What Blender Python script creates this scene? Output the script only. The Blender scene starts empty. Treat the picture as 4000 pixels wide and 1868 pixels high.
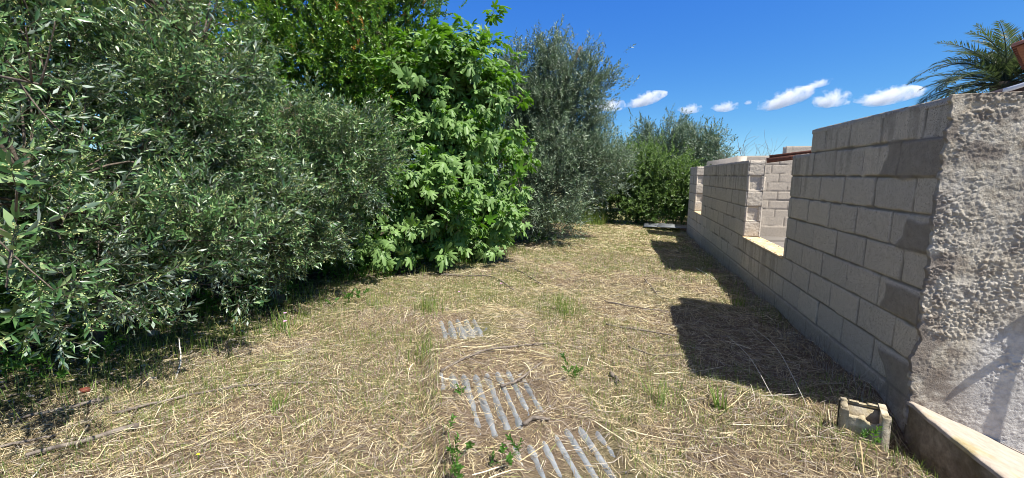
import bpy, math, numpy as np
from mathutils import Vector
R = math.radians
C = bpy.context.scene.collection
scn = bpy.context.scene

# ------------------------------------------------------------ camera, sky, sun, exposure
cam_d = bpy.data.cameras.new('camera'); cam = bpy.data.objects.new('camera', cam_d); C.objects.link(cam)
cam.location = (0, 0, 1.444); cam.rotation_euler = (R(90 - 8.7), 0, R(15))
cam_d.lens = 14.67; cam_d.sensor_width = 36; cam_d.clip_start = 0.02; cam_d.clip_end = 6000
scn.camera = cam
SUN = Vector((0.59, -0.215, 1.0)).normalized()
w = bpy.data.worlds.new('World'); scn.world = w; w.use_nodes = True
nt = w.node_tree; bg = nt.nodes['Background']
sky = nt.nodes.new('ShaderNodeTexSky'); sky.sky_type = 'NISHITA'; sky.sun_disc = False
sky.sun_elevation = math.asin(SUN.z); sky.sun_rotation = math.atan2(SUN.x, SUN.y)
sky.altitude = 2000; sky.air_density = .7; sky.dust_density = 0; sky.ozone_density = 8
# per channel response of the phone's deep blue sky
sp_ = nt.nodes.new('ShaderNodeSeparateColor'); cb_ = nt.nodes.new('ShaderNodeCombineColor'); nt.links.new(sky.outputs[0], sp_.inputs[0])
for k, (gm, am) in enumerate(((1.3, .54), (.855, 1.0), (.25, 3.0))):
    pw = nt.nodes.new('ShaderNodeMath'); pw.operation = 'POWER'; pw.inputs[1].default_value = gm; nt.links.new(sp_.outputs[k], pw.inputs[0])
    ml = nt.nodes.new('ShaderNodeMath'); ml.operation = 'MULTIPLY'; ml.inputs[1].default_value = am; nt.links.new(pw.outputs[0], ml.inputs[0]); nt.links.new(ml.outputs[0], cb_.inputs[k])
# neutral zenith colour added above the view: lifts and warms the fill in shade
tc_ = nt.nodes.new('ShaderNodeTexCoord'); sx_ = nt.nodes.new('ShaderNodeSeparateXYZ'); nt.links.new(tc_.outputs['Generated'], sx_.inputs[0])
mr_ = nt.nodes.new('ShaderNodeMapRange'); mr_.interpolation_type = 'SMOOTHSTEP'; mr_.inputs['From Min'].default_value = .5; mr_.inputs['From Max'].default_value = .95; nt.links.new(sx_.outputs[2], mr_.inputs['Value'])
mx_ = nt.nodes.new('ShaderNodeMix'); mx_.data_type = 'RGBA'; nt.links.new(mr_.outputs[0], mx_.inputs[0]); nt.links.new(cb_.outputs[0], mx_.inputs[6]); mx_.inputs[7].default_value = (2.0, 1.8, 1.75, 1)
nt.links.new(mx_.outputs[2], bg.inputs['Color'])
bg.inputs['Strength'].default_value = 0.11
sl = bpy.data.lights.new('sun', 'SUN'); so = bpy.data.objects.new('sun', sl); C.objects.link(so)
sl.energy = 5.0; sl.angle = R(0.53); sl.color = (1.0, 0.96, 0.89)
so.rotation_euler = SUN.to_track_quat('Z', 'Y').to_euler(); so.location = (6, -3, 12)
scn.view_settings.view_transform = 'Standard'; scn.view_settings.look = 'None'
scn.view_settings.exposure = 0.85; scn.view_settings.gamma = 1
scn.cycles.volume_bounces = 8; scn.cycles.max_bounces = 8; scn.cycles.diffuse_bounces = 3
scn.cycles.filter_width = 0.95; scn.cycles.transmission_bounces = 4; scn.cycles.volume_step_rate = 3

rng = np.random.default_rng(7)

# ------------------------------------------------------------ helpers
def noise3(p, seed=0):
    """value noise in 0..1, p (N,3)"""
    p = np.asarray(p, float); i = np.floor(p).astype(np.int64); f = p - i; f = f * f * (3 - 2 * f)
    def hsh(a, b, c):
        n = (a * 374761393 + b * 668265263 + c * 2147483647 + seed * 1274126177) & 0xffffffff
        n = ((n ^ (n >> 13)) * 1274126177) & 0xffffffff
        n = ((n ^ (n >> 16)) * 2246822519) & 0xffffffff
        return ((n ^ (n >> 15)) & 0xffffff) / 0xffffff
    r = 0
    for dx in (0, 1):
        for dy in (0, 1):
            for dz in (0, 1):
                wgt = (f[:, 0] if dx else 1 - f[:, 0]) * (f[:, 1] if dy else 1 - f[:, 1]) * (f[:, 2] if dz else 1 - f[:, 2])
                r = r + wgt * hsh(i[:, 0] + dx, i[:, 1] + dy, i[:, 2] + dz)
    return r
def fbm(p, o=3, seed=0):
    s = 0; a = 1; t = 0; p = np.asarray(p, float)
    for k in range(o): s = s + a * noise3(p * 2 ** k, seed + k); t += a; a *= 0.5
    return s / t
def n2(x, y, sc, o=3, seed=0):
    x = np.asarray(x, float).ravel(); y = np.asarray(y, float).ravel()
    return fbm(np.stack([x * sc, y * sc, np.zeros_like(x)], 1), o, seed)
def grains(x, y, cell, seed=0, fill=.8):
    """height 0..1 of rounded grit grains scattered one per cell"""
    sh = np.shape(x); X = np.ravel(x) / cell; Y = np.ravel(y) / cell; ix = np.floor(X).astype(np.int64); iy = np.floor(Y).astype(np.int64); best = np.zeros(len(X))
    def hs(a, b, k):
        n = (a * 374761393 + b * 668265263 + (seed * 17 + k) * 1274126177) & 0xffffffff
        n = ((n ^ (n >> 13)) * 1274126177) & 0xffffffff; n = ((n ^ (n >> 16)) * 2246822519) & 0xffffffff
        return ((n ^ (n >> 15)) & 0xffffff) / 0xffffff
    for dx in (-1, 0, 1):
        for dy in (-1, 0, 1):
            a = ix + dx; b = iy + dy; px = a + hs(a, b, 1); py = b + hs(a, b, 2); rr = .35 + .45 * hs(a, b, 3)
            q = 1 - ((X - px) ** 2 + (Y - py) ** 2) / rr ** 2
            best = np.maximum(best, np.sqrt(np.clip(q, 0, 1)) * rr * (.5 + .8 * hs(a, b, 5)) * (hs(a, b, 4) < fill))
    return best.reshape(sh)
def sstep(a, b, x): t = np.clip((x - a) / (b - a), 0, 1); return t * t * (3 - 2 * t)

def mk(name, V, F, mats, parent=None, mi=None, col=None, smooth=False):
    """F: list of (M,k) index arrays; mi: list of material indices (int or array) per entry"""
    V = np.asarray(V, np.float32).reshape(-1, 3)
    F = [np.asarray(f, np.int64) for f in F if len(f)]
    me = bpy.data.meshes.new(name)
    nl = sum(f.size for f in F); nf = sum(len(f) for f in F)
    me.vertices.add(len(V)); me.vertices.foreach_set('co', V.ravel())
    me.loops.add(nl); me.polygons.add(nf)
    lv = np.concatenate([f.ravel() for f in F]); me.loops.foreach_set('vertex_index', lv.astype(np.int32))
    st = []; o = 0
    for f in F:
        st.append(o + np.arange(len(f)) * f.shape[1]); o += f.size
    me.polygons.foreach_set('loop_start', np.concatenate(st).astype(np.int32))
    if not isinstance(mats, (list, tuple)): mats = [mats]
    for m in mats: me.materials.append(m)
    if mi is not None:
        a = np.concatenate([np.full(len(f), m) if np.isscalar(m) else np.asarray(m) for f, m in zip(F, mi)])
        me.polygons.foreach_set('material_index', a.astype(np.int32))
    if smooth: me.polygons.foreach_set('use_smooth', np.ones(nf, bool))
    me.update(calc_edges=True)
    if col is not None:
        ca = me.color_attributes.new('tone', 'FLOAT_COLOR', 'POINT')
        c4 = np.ones((len(V), 4), np.float32); c4[:, :col.shape[1]] = col
        ca.data.foreach_set('color', c4.ravel())
    ob = bpy.data.objects.new(name, me); C.objects.link(ob)
    if parent is not None: ob.parent = parent
    return ob
def setp(o, label=None, cat=None, group=None, kind=None):
    if label: o['label'] = label
    if cat: o['category'] = cat
    if group: o['group'] = group
    if kind: o['kind'] = kind
    return o
def empty(name, loc, label, cat, group=None):
    o = bpy.data.objects.new(name, None); C.objects.link(o); o.location = loc; o.empty_display_size = 0.2
    return setp(o, label, cat, group)
class Acc:
    def __init__(s): s.v = []; s.f = {}; s.n = 0
    def add(s, V, F, m=0):
        V = np.asarray(V, float).reshape(-1, 3); F = np.asarray(F, np.int64)
        if len(F): s.f.setdefault((F.shape[1], m), []).append(F + s.n)
        s.v.append(V); s.n += len(V)
    def build(s, name, mats, parent=None, off=(0, 0, 0), smooth=False):
        V = np.concatenate(s.v) - np.array(off); ks = sorted(s.f)
        return mk(name, V, [np.concatenate(s.f[k]) for k in ks], mats, parent, mi=[k[1] for k in ks], smooth=smooth)
BOXF = np.array([[0, 3, 2, 1], [4, 5, 6, 7], [0, 1, 5, 4], [1, 2, 6, 5], [2, 3, 7, 6], [3, 0, 4, 7]])
def boxv(a, b):
    x0, y0, z0 = a; x1, y1, z1 = b
    return np.array([[x0, y0, z0], [x1, y0, z0], [x1, y1, z0], [x0, y1, z0], [x0, y0, z1], [x1, y0, z1], [x1, y1, z1], [x0, y1, z1]], float)
def hexa(acc, bot, top, m=0): acc.add(np.array(list(bot) + list(top), float), BOXF, m)
def tube(acc, P, rad, k=6, m=0, bump=0.0):
    P = np.asarray(P, float); n = len(P); rad = np.broadcast_to(rad, n)
    T = np.gradient(P, axis=0); T /= np.linalg.norm(T, axis=1)[:, None] + 1e-9
    ref = np.array([0.31, 0.22, 0.92]) if abs(T[0][2]) < 0.9 else np.array([1.0, 0.1, 0])
    U = np.cross(T, ref); U /= np.linalg.norm(U, axis=1)[:, None] + 1e-9; W = np.cross(T, U)
    a = np.arange(k) / k * 2 * math.pi
    rr = rad[:, None] * (1 + bump * (rng.random((n, k)) - .5))
    V = P[:, None] + (np.cos(a)[None, :, None] * U[:, None] + np.sin(a)[None, :, None] * W[:, None]) * rr[..., None]
    i = np.arange(n - 1)[:, None] * k; j = np.arange(k)[None]; j2 = (j + 1) % k
    F = np.stack([i + j, i + j2, i + k + j2, i + k + j], -1).reshape(-1, 4)
    base = acc.n
    acc.add(V.reshape(-1, 3), F, m)
    acc.f.setdefault((k, m), []).append(np.array([[base + q for q in range(k)][::-1], [base + (n - 1) * k + q for q in range(k)]]))
def curve(pts, n=8):
    """Catmull-Rom through pts"""
    P = np.asarray(pts, float); P = np.vstack([2 * P[0] - P[1], P, 2 * P[-1] - P[-2]]); out = []
    for i in range(1, len(P) - 2):
        t = np.linspace(0, 1, n, endpoint=False)[:, None]
        out.append(0.5 * ((2 * P[i]) + (-P[i - 1] + P[i + 1]) * t + (2 * P[i - 1] - 5 * P[i] + 4 * P[i + 1] - P[i + 2]) * t ** 2 + (-P[i - 1] + 3 * P[i] - 3 * P[i + 1] + P[i + 2]) * t ** 3))
    out.append(P[-2][None]); return np.concatenate(out)

# ------------------------------------------------------------ materials
class NM:
    def __init__(s, name):
        s.m = bpy.data.materials.new(name); s.m.use_nodes = True; s.t = s.m.node_tree; s.p = s.t.nodes['Principled BSDF']; s.o = s.t.nodes['Material Output']
    def n(s, t, **k):
        x = s.t.nodes.new(t)
        for a, b in k.items():
            if a.startswith('i_'):
                key = a[2:].replace('_', ' ')
                x.inputs[int(key) if key.isdigit() else key].default_value = b
            else: setattr(x, a, b)
        return x
    def l(s, a, b): s.t.links.new(a, b)
    def mix(s, f, a, b, bt='MIX'):
        x = s.t.nodes.new('ShaderNodeMix'); x.data_type = 'RGBA'; x.blend_type = bt
        for v, i in ((f, 0), (a, 6), (b, 7)):
            if hasattr(v, 'links'): s.l(v, x.inputs[i])
            else: x.inputs[i].default_value = v if i == 0 or len(v) == 4 else (*v, 1)
        return x.outputs[2]
    def noise(s, sc, det=4, rough=.6, dist=0, vec=None, out='Fac'):
        x = s.n('ShaderNodeTexNoise'); x.inputs['Scale'].default_value = sc; x.inputs['Detail'].default_value = det
        x.inputs['Roughness'].default_value = rough; x.inputs['Distortion'].default_value = dist
        if vec is not None: s.l(vec, x.inputs['Vector'])
        return x.outputs[out]
    def ramp(s, fac, stops, interp='LINEAR'):
        x = s.n('ShaderNodeValToRGB'); x.color_ramp.interpolation = interp; e = x.color_ramp.elements
        while len(e) < len(stops): e.new(0.5)
        for i, (p, c) in enumerate(stops): e[i].position = p; e[i].color = (*c, 1) if len(c) == 3 else c
        s.l(fac, x.inputs[0]); return x.outputs[0]
    def math(s, op, a, b=None, c=None):
        x = s.n('ShaderNodeMath', operation=op)
        for i, v in enumerate((a, b, c)):
            if v is None: continue
            if hasattr(v, 'links'): s.l(v, x.inputs[i])
            else: x.inputs[i].default_value = v
        return x.outputs[0]
    def bump(s, h, st=.5, dist=.01, prev=None):
        x = s.n('ShaderNodeBump'); x.inputs['Strength'].default_value = st; x.inputs['Distance'].default_value = dist
        s.l(h, x.inputs['Height'])
        if prev is not None: s.l(prev, x.inputs['Normal'])
        s.l(x.outputs[0], s.p.inputs['Normal']); return x.outputs[0]
    def obj(s): return s.n('ShaderNodeTexCoord').outputs['Object']
    def rough(s, v): s.p.inputs['Roughness'].default_value = v
    def spec(s, v): s.p.inputs['Specular IOR Level'].default_value = v
G3 = lambda v: (v, v, v)

def leafmat(name, stops, back=None, rough=.45, trans=.3, tcol=(.25, .4, .05), spec=.5):
    m = NM(name); g = m.n('ShaderNodeNewGeometry')
    c = m.ramp(g.outputs['Random Per Island'], stops)
    if back is not None:
        cb = m.ramp(g.outputs['Random Per Island'], back)
        c = m.mix(g.outputs['Backfacing'], c, cb)
    m.l(c, m.p.inputs['Base Color']); m.rough(rough); m.spec(spec)
    tr = m.n('ShaderNodeBsdfTranslucent'); tr.inputs[0].default_value = (*tcol, 1)
    mx = m.n('ShaderNodeMixShader'); mx.inputs[0].default_value = trans
    m.l(m.p.outputs[0], mx.inputs[1]); m.l(tr.outputs[0], mx.inputs[2]); m.l(mx.outputs[0], m.o.inputs[0])
    return m.m
def plain(name, c, rough=.7, spec=.3, nsc=None, c2=None, metal=0, bump=0, bsc=60):
    m = NM(name); m.rough(rough); m.spec(spec); m.p.inputs['Metallic'].default_value = metal
    if nsc:
        v = m.obj(); f = m.noise(nsc, 5, .65, 0, v); m.l(m.ramp(f, [(.3, c), (.7, c2)]), m.p.inputs['Base Color'])
        if bump: m.bump(m.noise(bsc, 4, .6, 0, v), bump, .01)
    else: m.p.inputs['Base Color'].default_value = (*c, 1)
    return m.m

M = {}
M['olive'] = leafmat('olive_leaf', [(0, (.018, .052, .015)), (.4, (.045, .11, .032)), (.65, (.09, .185, .06)), (.85, (.18, .29, .11)), (1, (.36, .44, .22))],
                     back=[(0, (.08, .13, .08)), (.6, (.18, .25, .18)), (1, (.42, .48, .41))], rough=.34, trans=.14, tcol=(.18, .32, .05), spec=.6)
M['oliveB'] = leafmat('silver_olive_leaf', [(0, (.055, .1, .055)), (.6, (.13, .19, .11)), (1, (.32, .38, .26))],
                      back=[(0, (.18, .23, .18)), (1, (.32, .37, .3))], rough=.42, trans=.2, tcol=(.14, .24, .08), spec=.5)
M['bud'] = leafmat('flower_bud', [(0, (.36, .42, .13)), (1, (.62, .63, .3))], rough=.7, trans=.15, tcol=(.5, .5, .15), spec=.2)
M['glossy'] = leafmat('glossy_leaf', [(0, (.025, .085, .009)), (.5, (.065, .165, .016)), (.85, (.14, .28, .028)), (1, (.26, .34, .05))], rough=.33, trans=.22, tcol=(.2, .4, .03), spec=.55)
M['young'] = leafmat('young_leaf', [(0, (.35, .3, .05)), (.5, (.42, .18, .05)), (1, (.5, .12, .04))], rough=.4, trans=.35, tcol=(.5, .3, .05))
M['fig'] = leafmat('fig_leaf', [(0, (.018, .07, .006)), (.45, (.045, .14, .011)), (.8, (.085, .215, .017)), (1, (.15, .32, .03))],
                   back=[(0, (.13, .22, .07)), (1, (.2, .32, .1))], rough=.45, trans=.25, tcol=(.2, .46, .02), spec=.3)
M['shrub'] = leafmat('shrub_leaf', [(0, (.04, .09, .02)), (.5, (.085, .155, .04)), (1, (.2, .28, .09))], rough=.45, trans=.3, tcol=(.22, .38, .06))
M['mallow'] = leafmat('undergrowth_leaf', [(0, (.03, .1, .015)), (1, (.09, .22, .03))], rough=.5, trans=.35, tcol=(.2, .42, .04))
M['grass'] = leafmat('grass_blade', [(0, (.06, .13, .02)), (.5, (.12, .21, .035)), (.8, (.25, .29, .07)), (1, (.42, .36, .14))], rough=.5, trans=.35, tcol=(.3, .45, .06))
M['straw'] = leafmat('straw', [(0, (.08, .055, .035)), (.2, (.22, .16, .095)), (.42, (.45, .35, .185)), (.68, (.68, .56, .325)), (.9, (.85, .75, .52)), (1, (.3, .36, .1))], rough=.55, trans=.12, tcol=(.5, .4, .2), spec=.35)
M['straw_grey'] = leafmat('weathered_straw', [(0, (.13, .105, .085)), (.5, (.3, .25, .2)), (1, (.5, .44, .36))], rough=.6, trans=.05, tcol=(.4, .35, .25), spec=.3)
M['frond'] = leafmat('palm_leaflet', [(0, (.025, .05, .028)), (.6, (.055, .085, .05)), (1, (.2, .2, .12))], rough=.38, trans=.15, tcol=(.2, .3, .08))
M['bark'] = plain('bark', (.07, .055, .042), .9, .2, 18, (.2, .165, .13), bump=.8, bsc=70)
M['stick'] = plain('dead_wood', (.1, .08, .065), .85, .2, 25, (.27, .23, .19), bump=.6, bsc=90)
M['cutwood'] = plain('cut_wood', (.42, .33, .22), .8, .2, 40, (.6, .5, .36))
M['palestick'] = plain('bleached_stem', (.5, .46, .38), .8, .2, 30, (.7, .66, .56))
M['twig'] = plain('bare_twig', (.16, .12, .09), .8, .2, 10, (.26, .2, .15))
M['pink'] = plain('pink_petal', (.62, .28, .55), .6, .2, 60, (.78, .45, .7))
M['yellow'] = plain('yellow_petal', (.8, .6, .03), .6, .2)
M['rust'] = plain('rusty_steel', (.07, .03, .02), .75, .3, 20, (.17, .07, .045), metal=.1, bump=.3)
M['redrust'] = plain('red_brown_scrap', (.1, .03, .02), .85, .2, 30, (.2, .06, .035), bump=.5)
M['whitewall'] = plain('white_render', (.68, .69, .72), .85, .2, 6, (.8, .8, .82), bump=.2)
M['tile'] = plain('terracotta_tile', (.45, .17, .1), .8, .2, 12, (.62, .27, .17), bump=.3)
M['brown'] = plain('dark_timber', (.06, .035, .03), .7, .3, 14, (.1, .06, .05))
M['hill'] = plain('hill_rock', (.07, .08, .09), .95, .1, .2, (.12, .13, .12))
M['rail'] = plain('railing_steel', (.12, .12, .13), .5, .5)
M['stone'] = plain('field_stone', (.24, .2, .16), .9, .2, 12, (.4, .35, .28), bump=.5)

def zinc():
    m = NM('galvanised_sheet'); v = m.obj()
    a = m.noise(9, 5, .65, .3, v); b = m.noise(70, 3, .6, 0, v)
    c = m.ramp(a, [(.3, (.13, .14, .15)), (.52, (.22, .24, .255)), (.72, (.32, .335, .345))])
    c = m.mix(m.math('MULTIPLY', m.ramp(b, [(.5, G3(0)), (.75, G3(1))]), .35), c, (.3, .24, .17))
    m.l(c, m.p.inputs['Base Color']); m.p.inputs['Metallic'].default_value = .1; m.rough(.6); m.bump(a, .2, .004); return m.m
M['zinc'] = zinc()

def concrete(name, kind):
    m = NM(name); v = m.obj(); at = m.n('ShaderNodeAttribute', attribute_name='tone')
    sep = m.n('ShaderNodeSeparateColor'); m.l(at.outputs['Color'], sep.inputs[0])
    big = m.noise(2.2, 5, .6, .4, v); mid = m.noise(22, 5, .7, 0, v); fine = m.noise(140, 3, .7, 0, v)
    if kind == 'block':
        c = m.ramp(mid, [(.25, (.44, .385, .315)), (.5, (.59, .525, .44)), (.75, (.7, .63, .535))])
        tn = m.mix(sep.outputs[1], (.9, .9, .9), (1.07, 1.05, 1.01)); c = m.mix(1.0, c, tn, 'MULTIPLY')
        pits = m.n('ShaderNodeTexVoronoi'); pits.inputs['Scale'].default_value = 75; m.l(v, pits.inputs['Vector'])
        pm = m.math('GREATER_THAN', m.noise(115, 3, .7, 0, v), m.math('SUBTRACT', .76, m.math('MULTIPLY', mid, .3)))
        c = m.mix(m.math('MULTIPLY', pm, .75), c, (.05, .043, .036))
        c = m.mix(m.math('MULTIPLY', m.ramp(fine, [(.42, G3(1)), (.5, G3(0))]), .3), c, (.12, .105, .09))
        c = m.mix(m.math('MULTIPLY', sep.outputs[0], .85), c, (.17, .15, .125))
        c = m.mix(m.math('MULTIPLY', sep.outputs[2], .75), c, m.ramp(mid, [(.3, (.17, .145, .12)), (.7, (.26, .225, .185))]))
        h = fine; bs, bd = .6, .004
    elif kind == 'render':
        c = m.ramp(mid, [(.25, (.21, .17, .125)), (.5, (.44, .385, .3)), (.75, (.62, .56, .46))])
        c = m.mix(m.ramp(big, [(.42, G3(0)), (.62, G3(.6))]), c, m.ramp(mid, [(.2, (.2, .185, .165)), (.7, (.44, .42, .39))]))
        c = m.mix(sep.outputs[0], c, (.42, .25, .07)); c = m.mix(m.math('MULTIPLY', sep.outputs[1], .75), c, (.12, .09, .075))
        c = m.mix(m.math('MULTIPLY', sep.outputs[2], .75), c, m.ramp(mid, [(.25, (.34, .33, .32)), (.7, (.6, .585, .56))]))
        h = fine; bs, bd = .9, .005
    elif kind == 'cap':
        c = m.ramp(mid, [(.25, (.3, .25, .2)), (.6, (.43, .365, .3)), (.8, (.5, .43, .36))])
        c = m.mix(sep.outputs[0], c, m.ramp(mid, [(.3, (.29, .23, .11)), (.7, (.42, .36, .24))]))
        h = mid; bs, bd = .7, .008
    elif kind == 'sill':
        c = m.ramp(mid, [(.3, (.5, .32, .12)), (.5, (.62, .47, .27)), (.7, (.66, .6, .5))]); h = mid; bs, bd = .6, .006
    elif kind == 'plinth':
        c = m.ramp(big, [(.3, (.3, .28, .26)), (.7, (.42, .39, .36))]); h = mid; bs, bd = .3, .006
    elif kind == 'mossy':
        c = m.ramp(mid, [(.25, (.18, .15, .1)), (.5, (.42, .36, .26)), (.75, (.62, .56, .44))])
        c = m.mix(m.ramp(big, [(.45, G3(0)), (.65, G3(.6))]), c, (.33, .26, .07)); h = fine; bs, bd = .9, .006
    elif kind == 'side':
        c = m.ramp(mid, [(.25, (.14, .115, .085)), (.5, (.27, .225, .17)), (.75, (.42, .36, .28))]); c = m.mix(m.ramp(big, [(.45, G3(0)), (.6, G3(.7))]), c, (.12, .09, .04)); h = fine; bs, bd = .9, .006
    m.l(c, m.p.inputs['Base Color']); m.rough(.92); m.spec(.2); m.bump(h, bs, bd); return m.m
for k in ('block', 'render', 'cap', 'sill', 'plinth', 'mossy', 'side'): M['c_' + k] = concrete('concrete_' + k, k)
M['c_core'] = plain('mortar_core', (.16, .145, .13), .95, .1, 30, (.26, .24, .21), bump=.5)

def soil():
    m = NM('straw_soil'); v = m.obj(); at = m.n('ShaderNodeAttribute', attribute_name='tone')
    sep = m.n('ShaderNodeSeparateColor'); m.l(at.outputs['Color'], sep.inputs[0])
    mp = m.n('ShaderNodeMapping'); mp.inputs['Scale'].default_value = (1, 4, 1); mp.inputs['Rotation'].default_value = (0, 0, .7); m.l(v, mp.inputs[0])
    mp2 = m.n('ShaderNodeMapping'); mp2.inputs['Scale'].default_value = (1, 5, 1); mp2.inputs['Rotation'].default_value = (0, 0, -.5); m.l(v, mp2.inputs[0])
    a = m.noise(45, 4, .7, .6, mp.outputs[0]); b = m.noise(40, 4, .7, .8, mp2.outputs[0])
    f = m.math('MULTIPLY', m.math('ADD', a, b), .5)
    c = m.ramp(f, [(.32, (.06, .042, .03)), (.46, (.13, .095, .065)), (.56, (.24, .18, .12)), (.68, (.4, .32, .22))])
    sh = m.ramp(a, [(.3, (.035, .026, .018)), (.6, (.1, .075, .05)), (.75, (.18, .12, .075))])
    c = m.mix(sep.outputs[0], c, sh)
    c = m.mix(m.math('MULTIPLY', sep.outputs[1], .55), c, m.ramp(b, [(.3, (.06, .09, .02)), (.7, (.22, .26, .08))]))
    m.l(c, m.p.inputs['Base Color']); m.rough(.95); m.spec(.15); m.bump(f, .9, .02); return m.m
M['soil'] = soil()

# ------------------------------------------------------------ ground
SD = np.array([.477, -.879]); SP = np.array([.879, .477])   # along / across the corrugated sheets
def sheetco(x, y): return x * SD[0] + y * SD[1], x * SP[0] + y * SP[1]
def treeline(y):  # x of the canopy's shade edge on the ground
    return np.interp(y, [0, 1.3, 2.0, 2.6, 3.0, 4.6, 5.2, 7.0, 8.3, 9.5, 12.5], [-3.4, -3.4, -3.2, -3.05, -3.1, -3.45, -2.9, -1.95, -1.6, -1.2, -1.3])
BARE = [(-4.02, -3.42, .16, .66), (-2.86, -2.2, .3, .8), (-2.75, -2.0, .26, .66), (-2.05, -1.1, .42, .98), (-2.86, -2.6, .14, .4)]
def bare_amt(a, p):   # signed distance-like: positive inside the patches where metal shows
    r = np.full(np.shape(a), -1.0)
    for a0, a1, p0, p1 in BARE: r = np.maximum(r, np.minimum(np.minimum(a - a0, a1 - a), np.minimum(p - p0, p1 - p)))
    return r
def height(x, y):
    x = np.asarray(x, float); y = np.asarray(y, float)
    sh = x.shape; X = x.ravel(); Y = y.ravel()
    h = .07 * np.exp(-((X - 1.5) / .4) ** 2) * sstep(4.6, 2.6, Y) * sstep(1.2, 2.2, Y)
    cx = np.interp(Y, [1.0, 2.0, 2.2, 2.5, 2.75, 3.2], [1.38, 1.34, 1.27, 1.05, .8, .4])     # crest of raked straw, trench beside the low wall
    h = h + .055 * np.exp(-((X - cx) / .2) ** 2) * sstep(1.0, 1.6, Y) * sstep(3.3, 2.7, Y) - .15 * sstep(cx + .04, cx + .2, X) * sstep(2.85, 2.5, Y) * sstep(.6, 1.4, Y)
    h = h + .03 * sstep(1.42, 1.56, X) * n2(X, Y, 3, 2, 19) * sstep(2.6, 3, Y)
    h = h - .09 * sstep(5, 11, Y) * np.exp(-((X - 1.6) / 1.3) ** 2)
    a, p = sheetco(X, Y); sm = sstep(-4.3, -4.05, a) * sstep(-.9, -1.1, a) * sstep(.0, .14, p) * sstep(1.15, .98, p)
    near = np.exp(-((X + 1) / 9) ** 2 - ((Y - 5) / 14) ** 2)
    b = (n2(X, Y, 1.3, 2, 3) - .5) * .09 + (n2(X, Y, 6, 2, 9) - .5) * .045 + (n2(X, Y, 13, 2, 10) - .5) * .025
    bare = sstep(0, .07, bare_amt(a, p) + (n2(X, Y, 8, 2, 15) - .55) * .16)
    hs_ = .044 - .029 * bare + (n2(X, Y, 14, 2, 12) - .5) * .016 + (n2(X, Y, 4, 2, 13) - .5) * .012
    h = (h + b * near) * (1 - sm) + hs_ * sm - .35 * sstep(1.60, 1.70, X) * sstep(2.69, 2.6, Y) * sstep(-2, -1, Y) + (1 - near) * (n2(X, Y, .05, 2, 5) - .5) * .5
    return h.reshape(sh)
xs = np.concatenate([-np.geomspace(300, 6.2, 26), np.arange(-6, 3.61, .035), np.geomspace(3.8, 300, 26)])
ys = np.concatenate([-np.geomspace(200, 1.0, 20), np.arange(-.8, 0.8, .1), np.arange(.8, 6, .035), np.arange(6, 14, .06), np.geomspace(14.2, 600, 30)])
XX, YY = np.meshgrid(xs, ys); ZZ = height(XX, YY)
V = np.stack([XX.ravel(), YY.ravel(), ZZ.ravel()], 1)
ny, nx = XX.shape; i = np.arange(ny - 1)[:, None] * nx + np.arange(nx - 1)[None]
F = np.stack([i, i + 1, i + nx + 1, i + nx], -1).reshape(-1, 4)
shd = sstep(.25, -.25, XX.ravel() - treeline(YY.ravel())); grn = sstep(.5, .68, n2(XX, YY, .8, 3, 21))  # shd darkens the soil colour inside the canopy's shade edge
far = sstep(13, 16, YY.ravel()); grn = np.maximum(grn, far)
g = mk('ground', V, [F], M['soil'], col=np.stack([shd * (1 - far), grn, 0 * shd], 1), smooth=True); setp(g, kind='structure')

# straw ribbons lying on the ground
def ribbons(name, x, y, L, wd, ang, mat, lift=.02, tilt=.12, upright=False, zbase=None, seed=0, bend=.5):
    r = np.random.default_rng(seed); n = len(x); k = 4
    t = np.linspace(0, 1, k)[None]
    cu = (r.random(n) - .5) * bend
    if not upright:
        th = ang[:, None] + cu[:, None] * (t - .5) * 2
        px = x[:, None] + np.cumsum(np.cos(th), 1) * L[:, None] / k; py = y[:, None] + np.cumsum(np.sin(th), 1) * L[:, None] / k
        base = height(px, py) if zbase is None else zbase(px, py)
        tz = np.abs(r.normal(0, tilt, n)); dirr = np.where(r.random(n) < .5, 1, -1)
        pz = base + (r.random(n) ** 2 * lift)[:, None] + .002 + tz[:, None] * L[:, None] * np.where(dirr[:, None] > 0, t, 1 - t) * .5
        sx = -np.sin(th); sy = np.cos(th); roll = r.normal(0, .6, n)[:, None]
        S = np.stack([sx * np.cos(roll), sy * np.cos(roll), np.sin(roll) + 0 * sx], -1)
    else:
        lean = r.normal(0, .45, n)[:, None]
        ca, sa = np.cos(ang)[:, None], np.sin(ang)[:, None]
        d = L[:, None] * (np.sin(lean) * t + cu[:, None] * t ** 2)
        px = x[:, None] + ca * d; py = y[:, None] + sa * d
        pz = height(x, y)[:, None] - .005 + L[:, None] * t * np.cos(lean)
        S = np.stack([-sa + 0 * d, ca + 0 * d, 0 * d], -1)
    P = np.stack([px, py, pz], -1)
    prof = np.array([.9, 1, .85, .35]) if not upright else np.array([1, .9, .65, .12])
    off = S * (wd[:, None] * prof[None])[..., None] * .5
    V = np.stack([P - off, P + off], 2).reshape(-1, 3)
    b = np.arange(n)[:, None] * (2 * k) + np.arange(k - 1)[None] * 2
    F = np.stack([b, b + 1, b + 3, b + 2], -1).reshape(-1, 4)
    return mk(name, V, [F], mat)
def keep_mask(x, y):
    """thin the straw over the bare corrugated patches; nothing inside the wall or under the trees"""
    a, p = sheetco(x, y)
    bare = bare_amt(a, p) + (n2(x, y, 8, 2, 15) - .55) * .16 > 0
    nn = n2(x, y, 9, 2, 44)
    ok = ~(bare & (rng.random(len(x)) < np.where(nn > .47, .85, .35)))
    ok &= x < 1.57
    under = x < treeline(y) - .15
    ok &= ~(under & (rng.random(len(x)) < .8))
    return ok
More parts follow.
